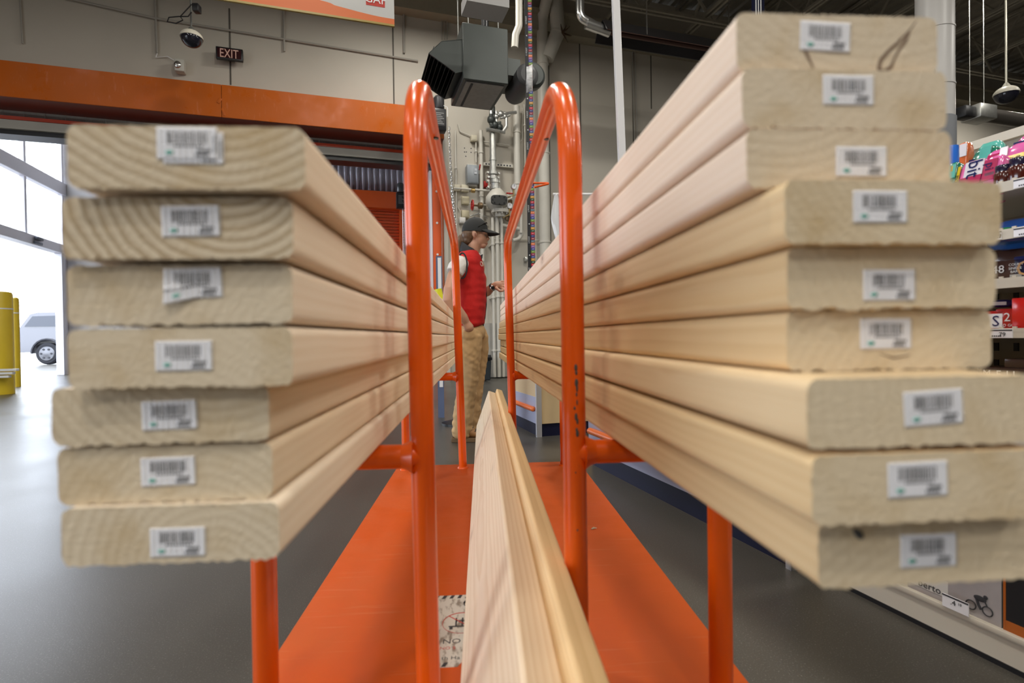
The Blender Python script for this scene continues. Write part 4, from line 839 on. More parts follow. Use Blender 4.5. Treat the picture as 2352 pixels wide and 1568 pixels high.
# radiant tube heater
g = None
v1 = 7.6; a = pv(1380, 66, v1); z_ = a[1]; u0 = a[0]
g = thing('radiant_heater', 'long dark radiant tube heater hanging under the roof right of centre', 'heater', B(u0 + 2.5, v1, z_ - .1))
m = MB(BM); m.prism([(u0, v1 - .22, z_ - .12), (u0, v1 - .08, z_ + .1), (u0, v1 + .08, z_ + .1), (u0, v1 + .22, z_ - .12), (u0, v1 + .2, z_ - .12), (u0, v1 + .07, z_ + .08), (u0, v1 - .07, z_ + .08), (u0, v1 - .2, z_ - .12)], (6.5, 0, 0)); m.build('reflector', mat('dark_reflector', (.045, .042, .045), .3, .7), g)
m = MB(BM); m.tube([(u0, v1, z_ - .02), (u0 + 6.5, v1, z_ - .02)], .05, 14); m.tube([(u0, v1 - .21, z_ - .12), (u0 + 6.5, v1 - .21, z_ - .12)], .008, 6); m.build('burner_tube', mat('heat_tube', (.10, .05, .04), .4, .5), g)
for i in range(4): uu = u0 + .7 + i * 1.6; m = MB(BM); m.tube([(uu, v1 - .2, z_ - .1), (uu + .18, v1 + .1, z_ + .5), (uu + .3, v1 + .2, TOP)], .012, 6); m.build('hanger_chain', STEEL, g)
m = MB(BM); m.tube(fillet([(u0 - .35, v1, TOP - .1), (u0 - .35, v1, z_ + .12), (u0 + .0, v1, z_ - .0)], [0, .12, 0], 8), .065, 16); m.tube([(u0 - .25, v1, z_ + .04), (u0 + .15, v1, z_ - .03)], .08, 18); m.build('flue_pipe', STEEL, g)
# second heater with box at far right
v2 = 5.2
def ap(x, y, Z): return at(x, y, Z)
pa = ap(2248, 262, 8.5); d_ = UU
g = thing('tube_heater', 'steel tube heater with boxed burner hanging at far right', 'heater', pa)
m = MB(); m.box(pa, (.38, .3, .22), Matrix.Rotation(TB, 3, 'Z'), bev=.02); m.build('burner_box', GALV, g)
m = MB(); m.box(pa - UU * .32 + Vector((0, 0, -.02)), (.24, .2, .18), Matrix.Rotation(TB, 3, 'Z'), bev=.03); m.build('motor', BLACK, g)
m = MB(); m.tube([pa + UU * .15, pa + UU * 5], .11, 16); m.build('radiant_tube', mat('tube_grey', (.22, .20, .18), .3, .7), g)
for s_ in (-.2, .12, 2, 4): m = MB(); m.tube([pa + UU * s_, Vector(((pa + UU * s_).x, (pa + UU * s_).y, TOP))], .005, 5); m.build('hanger', GALV, g)
# round column at right
pc = at(2148, 300, 7.0); rc = 36.5 * 7.0 / F
g = thing('round_column', 'thick round cream wrapped column rising behind the right stack', 'column', (pc.x, pc.y, 0))
m = MB(); m.lathe([(rc, 0), (rc, TOP)], (pc.x, pc.y, 0), n=40); m.build('shaft', mat('column_white', (.62, .60, .58), .4), g)
for y in (75, 203): z = at(2148, y, 7).z; m = MB(); m.lathe([(rc + .001, -.012), (rc + .008, -.01), (rc + .008, .01), (rc + .001, .012)], (pc.x, pc.y, z), n=40); m.build('seam_band', MATS['column_white'], g)
z = at(2148, 305, 7).z; m = MB(); m.lathe([(rc + .004, -1.0), (rc + .012, .16), (rc + .002, .17)], (pc.x, pc.y, z), n=40); m.build('lower_wrap', mat('grey_wrap', (.25, .26, .28), .5), g)
q = at(2140, 287, 6.75); m = MB(); m.box(q, (.28, .06, .06), Matrix.Rotation(-.2, 3, 'Y'), bev=.01); m.build('strap', BLACK, g)
q = at(2130, 168, 6.72); m = MB(); m.ell(q, (.10, .05, .11)); tag(m.build('mirror_dome', mat('mirror_grey', (.12, .13, .13), .2, .5)), 'small dark half round mirror on the left side of the round column', 'mirror')
# blue striped pole at the top edge
q = at(1741, 8, 7.5); g = thing('drop_conduit', 'dark blue bundled drop conduit at the top edge', 'conduit', (q.x, q.y, q.z)); m = MB(); m.box((q.x, q.y, (q.z + TOP) / 2), (.16, .05, TOP - q.z + .6)); m.build('sleeve', NAVY, g)
for i in range(3): m = MB(); m.bx((q.x - .05 + i * .035, q.y - .035, q.z - .3), (q.x - .04 + i * .035, q.y - .026, TOP)); m.build('stripe', WHITE, g)
# white square post and measuring strip
pa = at(1414, 0, 3.5); pb = at(1427, 330, 3.5); dirn = (pb - pa); P0 = pb + dirn * ((0 - pb.z) / dirn.z)
g = thing('white_post', 'tall slim white square post standing behind the right stack', 'post', (P0.x, P0.y, 0))
Pt = pa + (pa - pb) * 2.0; s_ = .023
m = MB(); m.loft([[(q.x - s_, q.y - s_, q.z), (q.x + s_, q.y - s_, q.z), (q.x + s_, q.y + s_, q.z), (q.x - s_, q.y + s_, q.z)] for q in (P0, Pt)]); m.build('shaft', mat('gloss_white', (.70, .69, .69), .2), g, bevel=.003)
m = MB(); m.bx((P0.x - .08, P0.y - .08, 0), (P0.x + .08, P0.y + .08, .012)); m.build('foot_plate', WHITE, g)
qa = at(1339, 449, 3.5); qb = P0 + (pa - pb) * ((qa.z - P0.z) / (pa - pb).z)
hx = at(1268, 449, 3.5)
m = MB(); m.tube([(qb.x, qb.y - .02, qa.z), (hx.x, qb.y - .02, qa.z)], .008, 8); m.build('hook_arm', WHITE, g)
# plastic bag on the arm
m = MB(); rows = []
for i in range(9):
    f = i / 8; zz1 = qa.z - .005 - f * .30; w = .012 + .045 * min(1, f * 1.8) * (1 - .9 * max(0, f - .45)); cxx = hx.x + .02 + .03 * f; rr = []
    for j in range(14): a = 2 * PI * j / 14; rr.append((cxx + w * math.cos(a) + .010 * noise.noise(Vector((j, i, 3))), qb.y - .02 + (.010 + .02 * f) * math.sin(a), zz1 + .02 * noise.noise(Vector((i, j * .7, 1)))))
    rows.append(rr)
m.loft(rows, 0, True); BAG = mat('bag_film', (.80, .82, .84), .15, alpha=.55)
g = m.build('plastic_bag', BAG, ang=20); tag(g, 'crumpled translucent plastic bag marked 60 behind the right looped rail', 'bag')
m = MB(); m.text('60', (hx.x + .045, qb.y - .055, qa.z - .14), (.35, 0, 1), (-1, 0, .35), .035, 0); m.build('marker_writing', INK, g)
# measuring strip
pg0 = at(1213, 300, 5.2); g = thing('measuring_strip', 'tall black height strip with a coloured inch scale, behind the right looped rail', 'ruler', (pg0.x, pg0.y, 0))
xg = pg0.x; yg = pg0.y; ztop = 4.27; zero = at(1217, 550, 5.2).z - 5 * .3048
m = MB(); m.bx((xg - .019, yg, 0), (xg + .052, yg + .02, ztop)); m.build('backing_bar', BLACK, g)
cols = [(.03, .05, .30), (.27, .10, .33), (.75, .17, .02), (.06, .13, .19), (.30, .01, .02), (.02, .02, .16), (.55, .01, .03), (.01, .06, .02), (.60, .28, .02), (.04, .07, .28), (.30, .01, .06), (.16, .30, .02)]
cm = [mat('inch_colour_%d' % i, c, .4) for i, c in enumerate(cols)]
m = MB()
for i in range(int((ztop - .1) / .0254)): z = .1 + i * .0254; m.bx((xg + .014, yg - .0015, z), (xg + .051, yg, z + .0240), i % 12)
sc1 = m.build('inch_scale', cm, g)
m = MB()
for i in range(12, int((ztop - .1) / .0254)):
    z = .1 + i * .0254; n_ = int(round((z - zero) / .0254))
    if z > .9 and n_ > 0: m.text("%d'%d\"" % (n_ // 12, n_ % 12), (xg + .033, yg - .003, z + .012), (1, 0, 0), (0, 0, 1), .014, 0, .0003)
m.build('inch_numbers', WHITE, sc1)
m = MB()
for ft in range(3, 13): m.text('%d FOOT' % ft, (xg - .006, yg - .002, zero + ft * .3048), (0, 0, 1), (-1, 0, 0), .020, 0, .0003)
for ft in range(3, 13): z = zero + ft * .3048 - .15; m.prism([(xg - .01, yg - .001, z), (xg + .002, yg - .001, z + .008), (xg + .002, yg - .001, z - .008)], (0, -.001, 0))
m.build('foot_lettering', WHITE, g)
m = MB(); m.add([(xg - .012, yg - .003, at(1217, 214, 5.2).z), (xg + .05, yg - .003, at(1217, 209, 5.2).z), (xg + .05, yg - .003, at(1217, 148, 5.2).z), (xg - .008, yg - .003, at(1217, 156, 5.2).z)], [(0, 1, 2, 3)])
m.build('worn_patch', mat('worn_white', (.62, .62, .62), .6, noise_amt=.9, noise_scale=25), g, solid=.001)
m = MB(); za = at(1240, 420, 5.2).z; zb2 = at(1240, 436, 5.2).z
m.tube(fillet([(xg + .03, yg - .01, za), (xg + .215, yg - .03, za - .008), (xg + .04, yg - .1, zb2 + .0)], [0, .012, 0], 6), .010, 10); tag(m.build('orange_hook', ORANGE), 'orange bent rod hook on the side of the measuring strip', 'hook')

# ================================================================== checkout counters
UC = 1.40
def cu_(x, y, u=UC): return pu(x, y, u)
zk = cu_(1222, 968)[1]; zb = cu_(1226, 910)[1]; zo = cu_(1225, 937)[1]
def counter(v0, v1, label):
    g = thing('checkout_counter', label, 'counter', B(UC + .4, (v0 + v1) / 2, 0), 'checkout counters in a row')
    m = MB(BM); m.bx((UC + .012, v0 + .012, 0), (UC + .8, v1 - .01, zk)); m.build('kick_base', NAVY, g)
    m = MB(BM); m.bx((UC, v0, zk), (UC + .85, v1, .92)); m.build('cabinet', TANL, g)
    m = MB(BM); m.bx((UC - .006, v0, zk), (UC, v1, zb)); m.build('side_panel', LILAC, g)
    m = MB(BM); m.bx((UC - .012, v0 - .012, 0), (UC + .012, v0 + .012, .92)); m.bx((UC - .012, v0 - .012, 0), (UC + .03, v0 - .002, .92)); m.build('corner_trim', ALU, g)
    m = MB(BM); m.bx((UC - .04, v0 - .03, .92), (UC + .9, v1, .95), bev=.008); m.build('worktop', mat('counter_top', (.25, .25, .27), .4), g)
    m = MB(BM); m.tube([(UC - .02, v0 + .05, zo), (UC - .02, v1 - .05, zo)], .020, 14); m.ell((UC - .02, v0 + .05, zo), (.020, .020, .020), 12, 8); m.build('bumper_rail', mat('orange_bumper', (.75, .16, .03), .35), g)
counter(3.90, 4.6, 'tan checkout counter end with navy kick and orange bumper, seen past the far posts')
counter(1.42, 2.97, 'nearer navy based checkout counter running under the right stack')
# ================================================================== candy shelving
UG = 1.45; VA, VB = -.5, 1.34
gd = thing('shelf_unit', 'cream steel checkout shelf unit at the right edge', 'shelf', B(UG + .2, .4, 0))
zkt = pu(2352, 1481, UG)[1]
m = MB(BM); m.bx((UG, VA, 0.012), (UG + .02, VB, zkt)); m.build('kick_plate', SHELF, gd)
m = MB(BM); m.bx((UG - .003, VA, 0), (UG + .02, VB, .012)); m.build('floor_seal', BLACK, gd)
m = MB(BM); m.bx((UG - .004, VA, zkt - .004), (UG + .42, VB, zkt + .006)); m.bx((UG - .006, VA, zkt - .002), (UG + .002, VB, zkt + .012), bev=.002); m.build('base_shelf', SHELF, gd)
ztop = pu(2352, 296, UG + .42)[1]
m = MB(BM); m.bx((UG + .42, VA, 0), (UG + .44, VB, ztop))
bp2 = m
m = MB(BM); m.bx((UG + .405, VA, ztop - .02), (UG + .46, VB, ztop + .006)); m.build('top_cap', SHELF, gd)
m = bp2
for v in [VA + .05 + i * .05 for i in range(36)]:
    for z in [zkt + .1 + j * .05 for j in range(18)]:
        if v < VB: m.bx((UG + .416, v, z), (UG + .4205, v + .012, z + .024), 1)
m.build('back_panel', [mat('pegboard', (.30, .27, .21), .6), INK], gd)
LV = []
for (a, b) in ((406, 430), (519, 543), (634, 658), (753, 776), (872, 895), (1010, 1033)):
    z1 = pu(2352, a, UG)[1]; z0 = pu(2352, b, UG)[1]; LV.append(z1 - .006)
    m = MB(BM); m.bx((UG, VA, z0), (UG + .004, VB, z1)); m.bx((UG, VA, z1 - .012), (UG + .42, VB, z1 - .006)); sh = m.build('shelf', SHELF, gd)
    m = MB(BM)
    for i in range(70): v = VA + .02 + i * .026; m.bx((UG + .001, v, z1), (UG + .005, v + .008, z1 + .004))
    m.build('lip_teeth', SHELF, sh)
    for v in (VA + .01, VB - .004): m = MB(BM); m.prism([(UG + .004, v, z1 - .012), (UG + .42, v, z1 - .012), (UG + .42, v, z1 - .07)], (0, .003, 0)); m.build('bracket', SHELF, sh)
def ptag(px, lv, wv, txt, label=None):
    v = pu(px, 500, UG)[0]; z = LV[lv]; m = MB(BM); h = LV[0] - pu(2352, 430, UG)[1]
    m.bx((UG - .003, v - wv, z - h + .001), (UG, v, z + .004), 0); m.bx((UG - .0035, v - wv, z - .000), (UG - .003, v, z + .003), 1)
    for i in range(5): m.bx((UG - .0035, v - .01 - i * .004, z - h + .004), (UG - .003, v - .0125 - i * .004, z - h + .007), 1)
    m.text(txt, (UG - .004, v - wv * .62, z - h * .45), (0, -1, 0), (0, 0, 1), .014, 1, .0002)
    m.build('price_tag', [PAPER, INK], gd)
ptag(2330, 0, .06, '2'); ptag(2330, 1, .07, '4'); ptag(2268, 1, .03, '3 79'); ptag(2268, 3, .05, '79')
GP = lambda n, c, **kw: mat(n, c, .18, coat=.5, **kw)
def pouch(v, z, u, w, h, d, col, name, label, cat, tilt=.5, yaw=0, bands=(), texts=(), grp=None, power=4):
    # soft-cornered pack standing on a shelf; local x along -v (reading direction), y depth, z up
    M = Matrix.Translation(B(u, v, z)) @ Matrix.Rotation(TB - PI / 2 + yaw, 4, 'Z') @ Matrix.Rotation(-tilt, 4, 'X')
    def sg(c): return math.copysign(abs(c) ** (2 / power), c)
    m = MB(M); n = 20; rings = []
    for i in range(9):
        t = -PI / 2 + PI * i / 8; ct = max(abs(math.cos(t)) ** (2 / power), .02); zz = sg(math.sin(t)) * h / 2 + h / 2
        rings.append([(w / 2 * ct * sg(math.cos(a)), d / 2 * ct * sg(math.sin(a)) + d / 2 + .0018 * noise.noise(Vector((a * 3, t * 4, v * 9))), zz) for a in [2 * PI * j / n for j in range(n)]])
    m.loft(rings); g = m.build(name, col, org=B(u, v, z), ang=60); tag(g, label, cat, grp)
    for (x0, z0, x1, z1, c, nm) in bands: m = MB(M); m.bx((x0 * w, -.0012, z0 * h), (x1 * w, .0012, z1 * h)); m.build(nm, c, g)
    for (s, x, zz, sz, rot, c) in texts: m = MB(M); m.text(s, (x * w, -.003, zz * h), (math.cos(rot), 0, math.sin(rot)), (-math.sin(rot), 0, math.cos(rot)), sz, 0, .0002); m.build('lettering', c, g)
    return g
PK = GP('pink_foil', (.68, .13, .36)); PKD = GP('deep_pink', (.42, .03, .10)); GN = GP('green_foil', (.01, .16, .10)); TEAL = GP('teal_foil', (.10, .42, .35)); BLU = GP('blue_foil', (.03, .16, .62)); YB = GP('yellow_band', (.75, .52, .02)); WF = GP('white_foil', (.7, .66, .7)); DK = GP('dark_cap', (.012, .008, .03)); BR = GP('amber_label', (.06, .008, .004)); ORG = GP('orange_foil', (.6, .13, .04)); PB = GP('brown_wrap', (.05, .022, .018)); RDW = GP('red_wrap', (.42, .012, .01)); NVW = GP('navy_wrap', (.01, .015, .09))
def gv_(px, py, u): return pu(px, py, u)[0]
def pbox(x0, x1, yt, du, d, col, label, tilt=.1, yaw=0, bands=(), texts=(), name='gum_pouch', cat='gum', lv=0, power=4):
    u = UG + du; va, vb = gv_(x0, yt, u), gv_(x1, yt, u); z = LV[lv]; h = pu((x0 + x1) / 2, yt, u)[1] - z
    return pouch((va + vb) / 2, z, u, abs(va - vb), h / math.cos(tilt), d, col, name, label, cat, tilt, yaw, bands, texts, None, power)
pbox(2160, 2187, 368, .03, .04, GN, 'green gum pouch with a dark ring emblem, first on the top shelf', .2, 0, ((-.42, .55, .42, .9, TEAL, 'teal_panel'), (-.42, .05, .42, .45, TEAL, 'teal_base'), (.0, .72, .2, .86, YB, 'yellow_tab')), (('O', 0, .25, .035, 0, INK),))
pbox(2184, 2248, 360, .03, .05, PK, 'pink gum pouch with white patch lettered bit, front of the top shelf', .3, 0, ((-.49, .03, -.38, .85, YB, 'yellow_strip'), (-.2, .5, .46, .9, WF, 'white_patch'), (-.3, .28, .44, .5, PKD, 'deep_pink_band'), (-.15, .05, .45, .24, PB, 'dark_print')), (('bit', .18, .66, .045, -PI / 2, NVW), ('MORE', -.435, .45, .012, -PI / 2, INK)))
pbox(2246, 2290, 350, .03, .05, PK, 'pink gum pouch with deep pink panel beside the dark bottles', .25, 0, ((-.42, .3, .28, .85, PKD, 'deep_pink_panel'), (-.3, .42, .2, .5, mat('grey_blob', (.2, .25, .3), .4), 'grey_oval')), (('pi', -.05, .66, .028, -PI / 2, NVW),))
pbox(2282, 2375, 318, .13, .05, PK, 'large pink gum pouch with yellow CAR CUP band behind the bottles', .2, 0, ((-.5, .60, .5, .75, YB, 'yellow_band'), (-.25, .33, .5, .58, WF, 'white_patch'), (-.5, .78, -.3, .95, WF, 'white_corner')), (('CAR CUP', -.28, .67, .014, 0, INK),))
pbox(2236, 2300, 330, .12, .05, PK, 'crumpled pink gum pouch stacked behind the two front pouches', .35, .1, ((-.3, .72, .3, .86, PKD, 'deep_pink_band'), (.0, .6, .4, .7, WF, 'white_patch')))
pbox(2198, 2262, 328, .17, .05, GN, 'dark green gum pouch behind the pink ones', .3, 0, ((-.1, .75, .3, .95, TEAL, 'teal_panel'), (-.45, .55, -.25, .8, NVW, 'navy_emblem')))
pbox(2225, 2290, 318, .26, .04, TEAL, 'pale teal gum pouch at the back of the top shelf', .15, .1, ((-.45, .68, .45, .82, GN, 'green_band'),))
pbox(2310, 2385, 300, .26, .04, PK, 'upright pink gum pouch nearest the right edge at the back', .15, 0, ((-.45, .7, .1, .9, NVW, 'purple_panel'),))
pbox(2182, 2211, 322, .24, .04, ORG, 'small orange and white pouch at the back left', .1, 0, ((-.45, .1, .45, .62, WF, 'white_panel'), (-.1, .78, .45, .95, WF, 'white_top')), name='snack_pouch', cat='snack')
def bottle(px, u, r, h, label, cb, cc, name='gum_bottle', grp=None):
    v = gv_(px, 400, u); g = thing(name, label, 'bottle', B(u, v, LV[0]), grp)
    m = MB(BM); m.lathe([(r * .9, 0), (r, .006), (r, h * .62), (r * .85, h * .7)], (u, v, LV[0]), n=24); m.build('body', cb, g)
    m = MB(BM); m.lathe([(r * .85, h * .7), (r * .86, h * .96), (r * .8, h)], (u, v, LV[0]), n=24); m.build('cap', cc, g)
bottle(2169, UG + .12, .020, pu(2169, 337, UG + .12)[1] - LV[0], 'blue gum bottle at far left of the top shelf', BLU, BLU); bottle(2187, UG + .13, .018, pu(2187, 336, UG + .13)[1] - LV[0], 'second blue gum bottle just right of the first', BLU, BLU)
bottle(2306, UG + .035, .019, .052, 'short black capped amber bottle at the shelf lip', BR, DK, 'energy_bottle'); bottle(2340, UG + .035, .020, .060, 'black capped amber bottle nearest the right edge', BR, DK, 'energy_bottle'); bottle(2322, UG + .080, .019, .056, 'black capped bottle standing behind the two amber ones', BR, DK, 'energy_bottle')
z0 = LV[1]
pouch(gv_(2340, 500, UG + .06), z0, UG + .06, .15, .085, .05, BLU, 'snack_pouch', 'bright blue snack pouch on the second shelf', 'snack', .9, .2, ((-.4, .1, .2, .3, WF, 'white_panel'),))
pouch(gv_(2287, 510, UG + .05), z0, UG + .05, .06, .022, .03, GP('green_pack', (.02, .30, .10)), 'snack_pack', 'small flat green pack left of the blue pouch', 'snack', .2)
def cbox(px, u, lv, w, h, d, c, label, name='candy_box', bands=(), texts=(), grp=None):
    v = gv_(px, 600, u); z = LV[lv] if lv >= 0 else zkt + .006
    g = thing(name, label, 'candy', B(u, v, z), grp); m = MB(BM); m.bx((u, v - w / 2, z), (u + d, v + w / 2, z + h), bev=.002); m.build('carton', c, g)
    for (a, b, e, f, cc, nm) in bands: m = MB(BM); m.bx((u - .001, v - a * w, z + b * h), (u + .0005, v - e * w, z + f * h)); m.build(nm, cc, g)
    for (s, a, b, sz, cc) in texts: m = MB(BM); m.text(s, (u - .002, v - a * w, z + b * h), (0, -1, 0), (0, 0, 1), sz, 0, .0002); m.build('lettering', cc, g)
    return g
cbox(2305, UG + .03, 2, .085, .05, .2, PB, 'dark brown candy carton printed 48 on the third shelf', bands=((.15, .1, .42, .3, mat('grey_print', (.35, .33, .3), .5), 'small_print'),), texts=(('48', -.12, .6, .026, WHITE), ('COUNT', .30, .75, .008, WHITE), ('SINGLE', .28, .58, .008, WHITE), ('BARS', .28, .42, .008, WHITE)))
cbox(2358, UG + .03, 2, .05, .055, .2, NVW, 'navy candy carton with tan ring at the right edge', texts=(('O', 0, .5, .05, GP('tan_ring', (.55, .3, .12))),))
cbox(2320, UG + .10, 2, .09, .085, .12, PB, 'plain dark carton behind the third shelf cartons')
cbox(2283, UG + .02, 3, .042, .048, .2, RDW, 'red candy carton with a large blue S', bands=((-.45, .15, .4, .85, PAPER, 'white_panel'),), texts=(('S', .1, .5, .036, NVW),))
cbox(2314, UG + .02, 3, .048, .052, .2, RDW, 'red candy carton with a large white edged 2', texts=(('2', 0, .62, .028, WHITE), ('TO GO', 0, .25, .009, WHITE)))
cbox(2347, UG + .01, 3, .04, .075, .2, GP('bright_red_wrap', (.6, .01, .008)), 'brighter plain red carton at the right edge')
for i, (px, a, c, l) in enumerate(((2285, .35, NVW, 'blue wrapped bar lying on the red S carton'), (2305, .3, RDW, 'red wrapped bar lying across the two cartons'), (2325, .25, RDW, 'red wrapped bar resting on the 2 carton'))):
    pouch(gv_(px, 690, UG + .05), LV[3] + .056 + .0 * i, UG + .05 + .03 * i, .07, .02, .03, c, 'candy_bar', l, 'candy', 0, a, ((-.3, .3, .3, .7, WF, 'white_logo'),), power=3)
cbox(2300, UG + .03, 4, .10, .03, .2, PB, 'low dark carton with white letters on the fifth shelf', texts=(('M', -.3, .5, .022, WHITE), ('E', -.05, .5, .022, WHITE), ('I', .12, .5, .022, WHITE), ('I', .25, .5, .022, WHITE)))
cbox(2340, UG + .05, 4, .06, .05, .2, PB, 'dark carton behind the low one on the fifth shelf')
# lowest row: magazine packs and price tag
def gp(px, py, u): return pu(px, py, u)
ub = UG + .02; va, _ = gp(2085, 1345, ub); vb, _ = gp(2300, 1400, ub)
g = thing('magazine_pack', 'grey photo covered pack with cyclist picture and letters berto', 'magazine', B(ub, (va + vb) / 2, zkt + .006))
m = MB(BM); m.bx((ub, vb, zkt + .006), (ub + .03, va, zkt + .14)); m.build('cover', mat('cover_photo', (.36, .33, .33), .4, noise_amt=.35, noise_scale=9), g)
v, z = gp(2136, 1346, ub); m = MB(BM); m.bx((ub - .001, v - .045, z - .012), (ub, v + .06, z + .03)); m.build('title_panel', mat('title_white', (.6, .58, .55), .5), g)
m = MB(BM); m.text('berto', (ub - .002, v, z + .0), (0, -1, 0), (0, 0, 1), .026, 0, .0003); m.build('title_letters', INK, g)
v, z = gp(2250, 1390, ub); m = MB(BM)
for sv, in ((.018,), (-.018,)): m.tube([(ub - .002, v + sv + .011 * math.cos(a), z - .006 + .011 * math.sin(a)) for a in [2 * PI * i / 16 for i in range(17)]], .0014, 5)
m.ell((ub - .002, v - .002, z + .018), (.001, .014, .007)); m.ell((ub - .002, v - .014, z + .026), (.001, .005, .005)); m.tube([(ub - .002, v + .006, z + .015), (ub - .002, v + .002, z + .003), (ub - .002, v - .004, z - .008)], .003, 5); m.tube([(ub - .002, v - .012, z + .016), (ub - .002, v - .018, z + .004)], .0015, 5)
m.build('cyclist_print', INK, g)
v, z = gp(2200, 1392, UG); m = MB(BM); m.bx((UG - .010, v - .03, z - .010), (UG - .007, v + .03, z + .022), 0); m.bx((UG - .0105, v - .03, z + .018), (UG - .010, v + .03, z + .022), 1)
m.text('.4', (UG - .0108, v + .004, z + .009), (0, -1, 0), (0, 0, 1), .018, 1, .0002); m.text('10', (UG - .0108, v - .012, z + .011), (0, -1, 0), (0, 0, 1), .009, 1, .0002); m.build('price_tag', [PAPER, INK], gd)
va, _ = gp(2305, 1420, ub); g = thing('puzzle_box', 'black and orange boxed pack on the lowest shelf at the right edge', 'box', B(ub, va - .08, zkt + .006))
m = MB(BM); m.bx((ub, va - .2, zkt + .006), (ub + .1, va, zkt + .18)); m.build('carton', mat('carton_black', (.015, .014, .016), .35), g)
m = MB(BM); m.bx((ub - .001, va - .2, zkt + .006), (ub, va - .004, zkt + .03)); m.bx((ub - .001, va - .005, zkt + .006), (ub, va, zkt + .18)); m.build('orange_border', mat('border_orange', (.40, .10, .01), .4), g)
m = MB(BM); m.bx((ub - .0015, va - .12, zkt + .04), (ub - .0005, va - .05, zkt + .055)); m.build('gold_strip', YB, g)
va, z = gp(2230, 1330, UG + .03); g = thing('gold_packet', 'gold edged dark packet leaning above the magazine pack', 'packet', B(UG + .05, va, zkt + .146))
m = MB(BM); m.box((UG + .07, va - .02, zkt + .185), (.03, .16, .08), Matrix.Rotation(-.3, 3, 'X')); m.build('wrapper', mat('packet_dark', (.06, .055, .05), .4), g); m = MB(BM); m.box((UG + .053, va - .02, zkt + .175), (.004, .02, .08), Matrix.Rotation(-.3, 3, 'X')); m.build('gold_edge', YB, g)

# ================================================================== person
ZP = 4.12; PO = at(1075, 1008, ZP); YP = PO.y
def Q(px, py, dy=0):
    d = ray(px, py); return C0 + d * ((YP + dy - C0.y) / d.y)
PE = thing('person', 'person in black cap, red vest and khaki trousers reaching out one hand', 'person', (PO.x, YP, 0))
SKIN = mat('skin', (.50, .26, .165), .5); HAIR = mat('brown_hair', (.13, .07, .035), .5, noise_amt=.5, noise_scale=90, stretch=(1, 1, .1))
VEST = mat('red_fleece', (.48, .008, .006), .9, noise_amt=.15, noise_scale=60, bump=.4); KHAKI = mat('khaki_cloth', (.52, .33, .155), .85, noise_amt=.18, noise_scale=14, bump=.3); TEE = mat('white_knit', (.68, .64, .60), .85, noise_amt=.06, noise_scale=40, stretch=(.2, .2, 6)); BOOT = mat('tan_leather', (.26, .12, .035), .6, noise_amt=.2); CAPM = mat('black_cap_cloth', (.018, .018, .017), .8); TRIMB = mat('black_knit', (.02, .018, .02), .8)
def fuse(m, name, mt, vox=.006, wr=None, parent=None, smooth=3):
    me = bpy.data.meshes.new('t'); me.from_pydata([tuple(q) for q in m.v], [], m.f); o = bpy.data.objects.new('t', me); C.objects.link(o)
    r = o.modifiers.new('r', 'REMESH'); r.mode = 'VOXEL'; r.voxel_size = vox; s = o.modifiers.new('s', 'SMOOTH'); s.factor = .5; s.iterations = smooth
    e = bpy.data.meshes.new_from_object(o.evaluated_get(bpy.context.evaluated_depsgraph_get())); bpy.data.objects.remove(o)
    m2 = MB(); e.calc_loop_triangles()
    vs = [v.co.copy() for v in e.vertices]
    if wr:
        vs = [v + e.vertices[i].normal * wr(v) for i, v in enumerate(vs)]
    m2.add(vs, [tuple(p.vertices) for p in e.polygons]); return m2.build(name, mt, parent, ang=180)
def T(m, pts, n=16): m.tube([Q(a, b, c) for a, b, c, r in pts], [r for *_, r in pts], n); [m.ell(Q(a, b, c), (r * .98,) * 3, 12, 8) for a, b, c, r in (pts[0], pts[-1])]
m = MB()
m.ell(Q(1087, 531), (.084, .072, .092)); m.ell(Q(1101, 547), (.060, .056, .070)); m.ell(Q(1109, 564), (.027, .034, .022)); m.ell(Q(1110, 554), (.029, .036, .034)); m.ell(Q(1111, 533), (.030, .052, .035))
m.tube([Q(1116.5, 536), Q(1119.5, 544), Q(1122.5, 550)], [.008, .010, .012], 10); m.ell(Q(1119.5, 551), (.012, .015, .009)); m.ell(Q(1117.5, 557.5), (.010, .020, .007)); m.ell(Q(1117, 561), (.010, .018, .007))
T(m, [(1079, 600, 0, .062), (1084, 580, 0, .056), (1090, 560, 0, .052)])
for sy in (-1, 1): m.ell(Q(1090, 537, .074 * sy), (.018, .011, .028), M=Matrix.Rotation(-.15, 3, 'Y'))
m.tube([Q(1085, 585), Q(1084, 610), Q(1084, 680), Q(1086, 765)], [.06, .10, .085, .08], 16)
T(m, [(1058, 604, -.16, .056), (1043, 635, -.20, .051), (1033, 665, -.25, .045), (1029, 688, -.26, .043), (1046, 708, -.23, .044), (1064, 729, -.20, .036), (1071, 741, -.185, .029), (1077, 752, -.175, .038)])
T(m, [(1092, 612, .14, .045), (1106, 642, .19, .047), (1111, 676, .20, .042), (1120, 669, .18, .038), (1131, 659, .15, .027), (1137, 655, .13, .026)])
m.ell(Q(1144, 654, .12), (.042, .022, .030), M=Matrix.Rotation(.1, 3, 'Y'))
for i, (y0, x1, y1, x2, y2) in enumerate(((646, 1159, 646, 1168, 650), (651, 1161, 652, 1171, 656), (656, 1160, 658, 1169, 662), (661, 1157, 664, 1164, 667))): m.tube([Q(1149, y0, .12), Q(x1, y1, .115 - .012 * i), Q(x2, y2, .10 - .012 * i)], [.0095, .0088, .007], 10)
m.tube([Q(1138, 660, .10), Q(1148, 668, .08), Q(1157, 668, .075)], [.013, .011, .009], 10)
T(m, [(1079, 770, -.09, .085), (1077, 870, -.09, .055), (1068, 930, -.10, .05), (1060, 996, -.10, .045)]); T(m, [(1095, 770, .09, .08), (1097, 870, .1, .05), (1085, 990, .1, .045)])
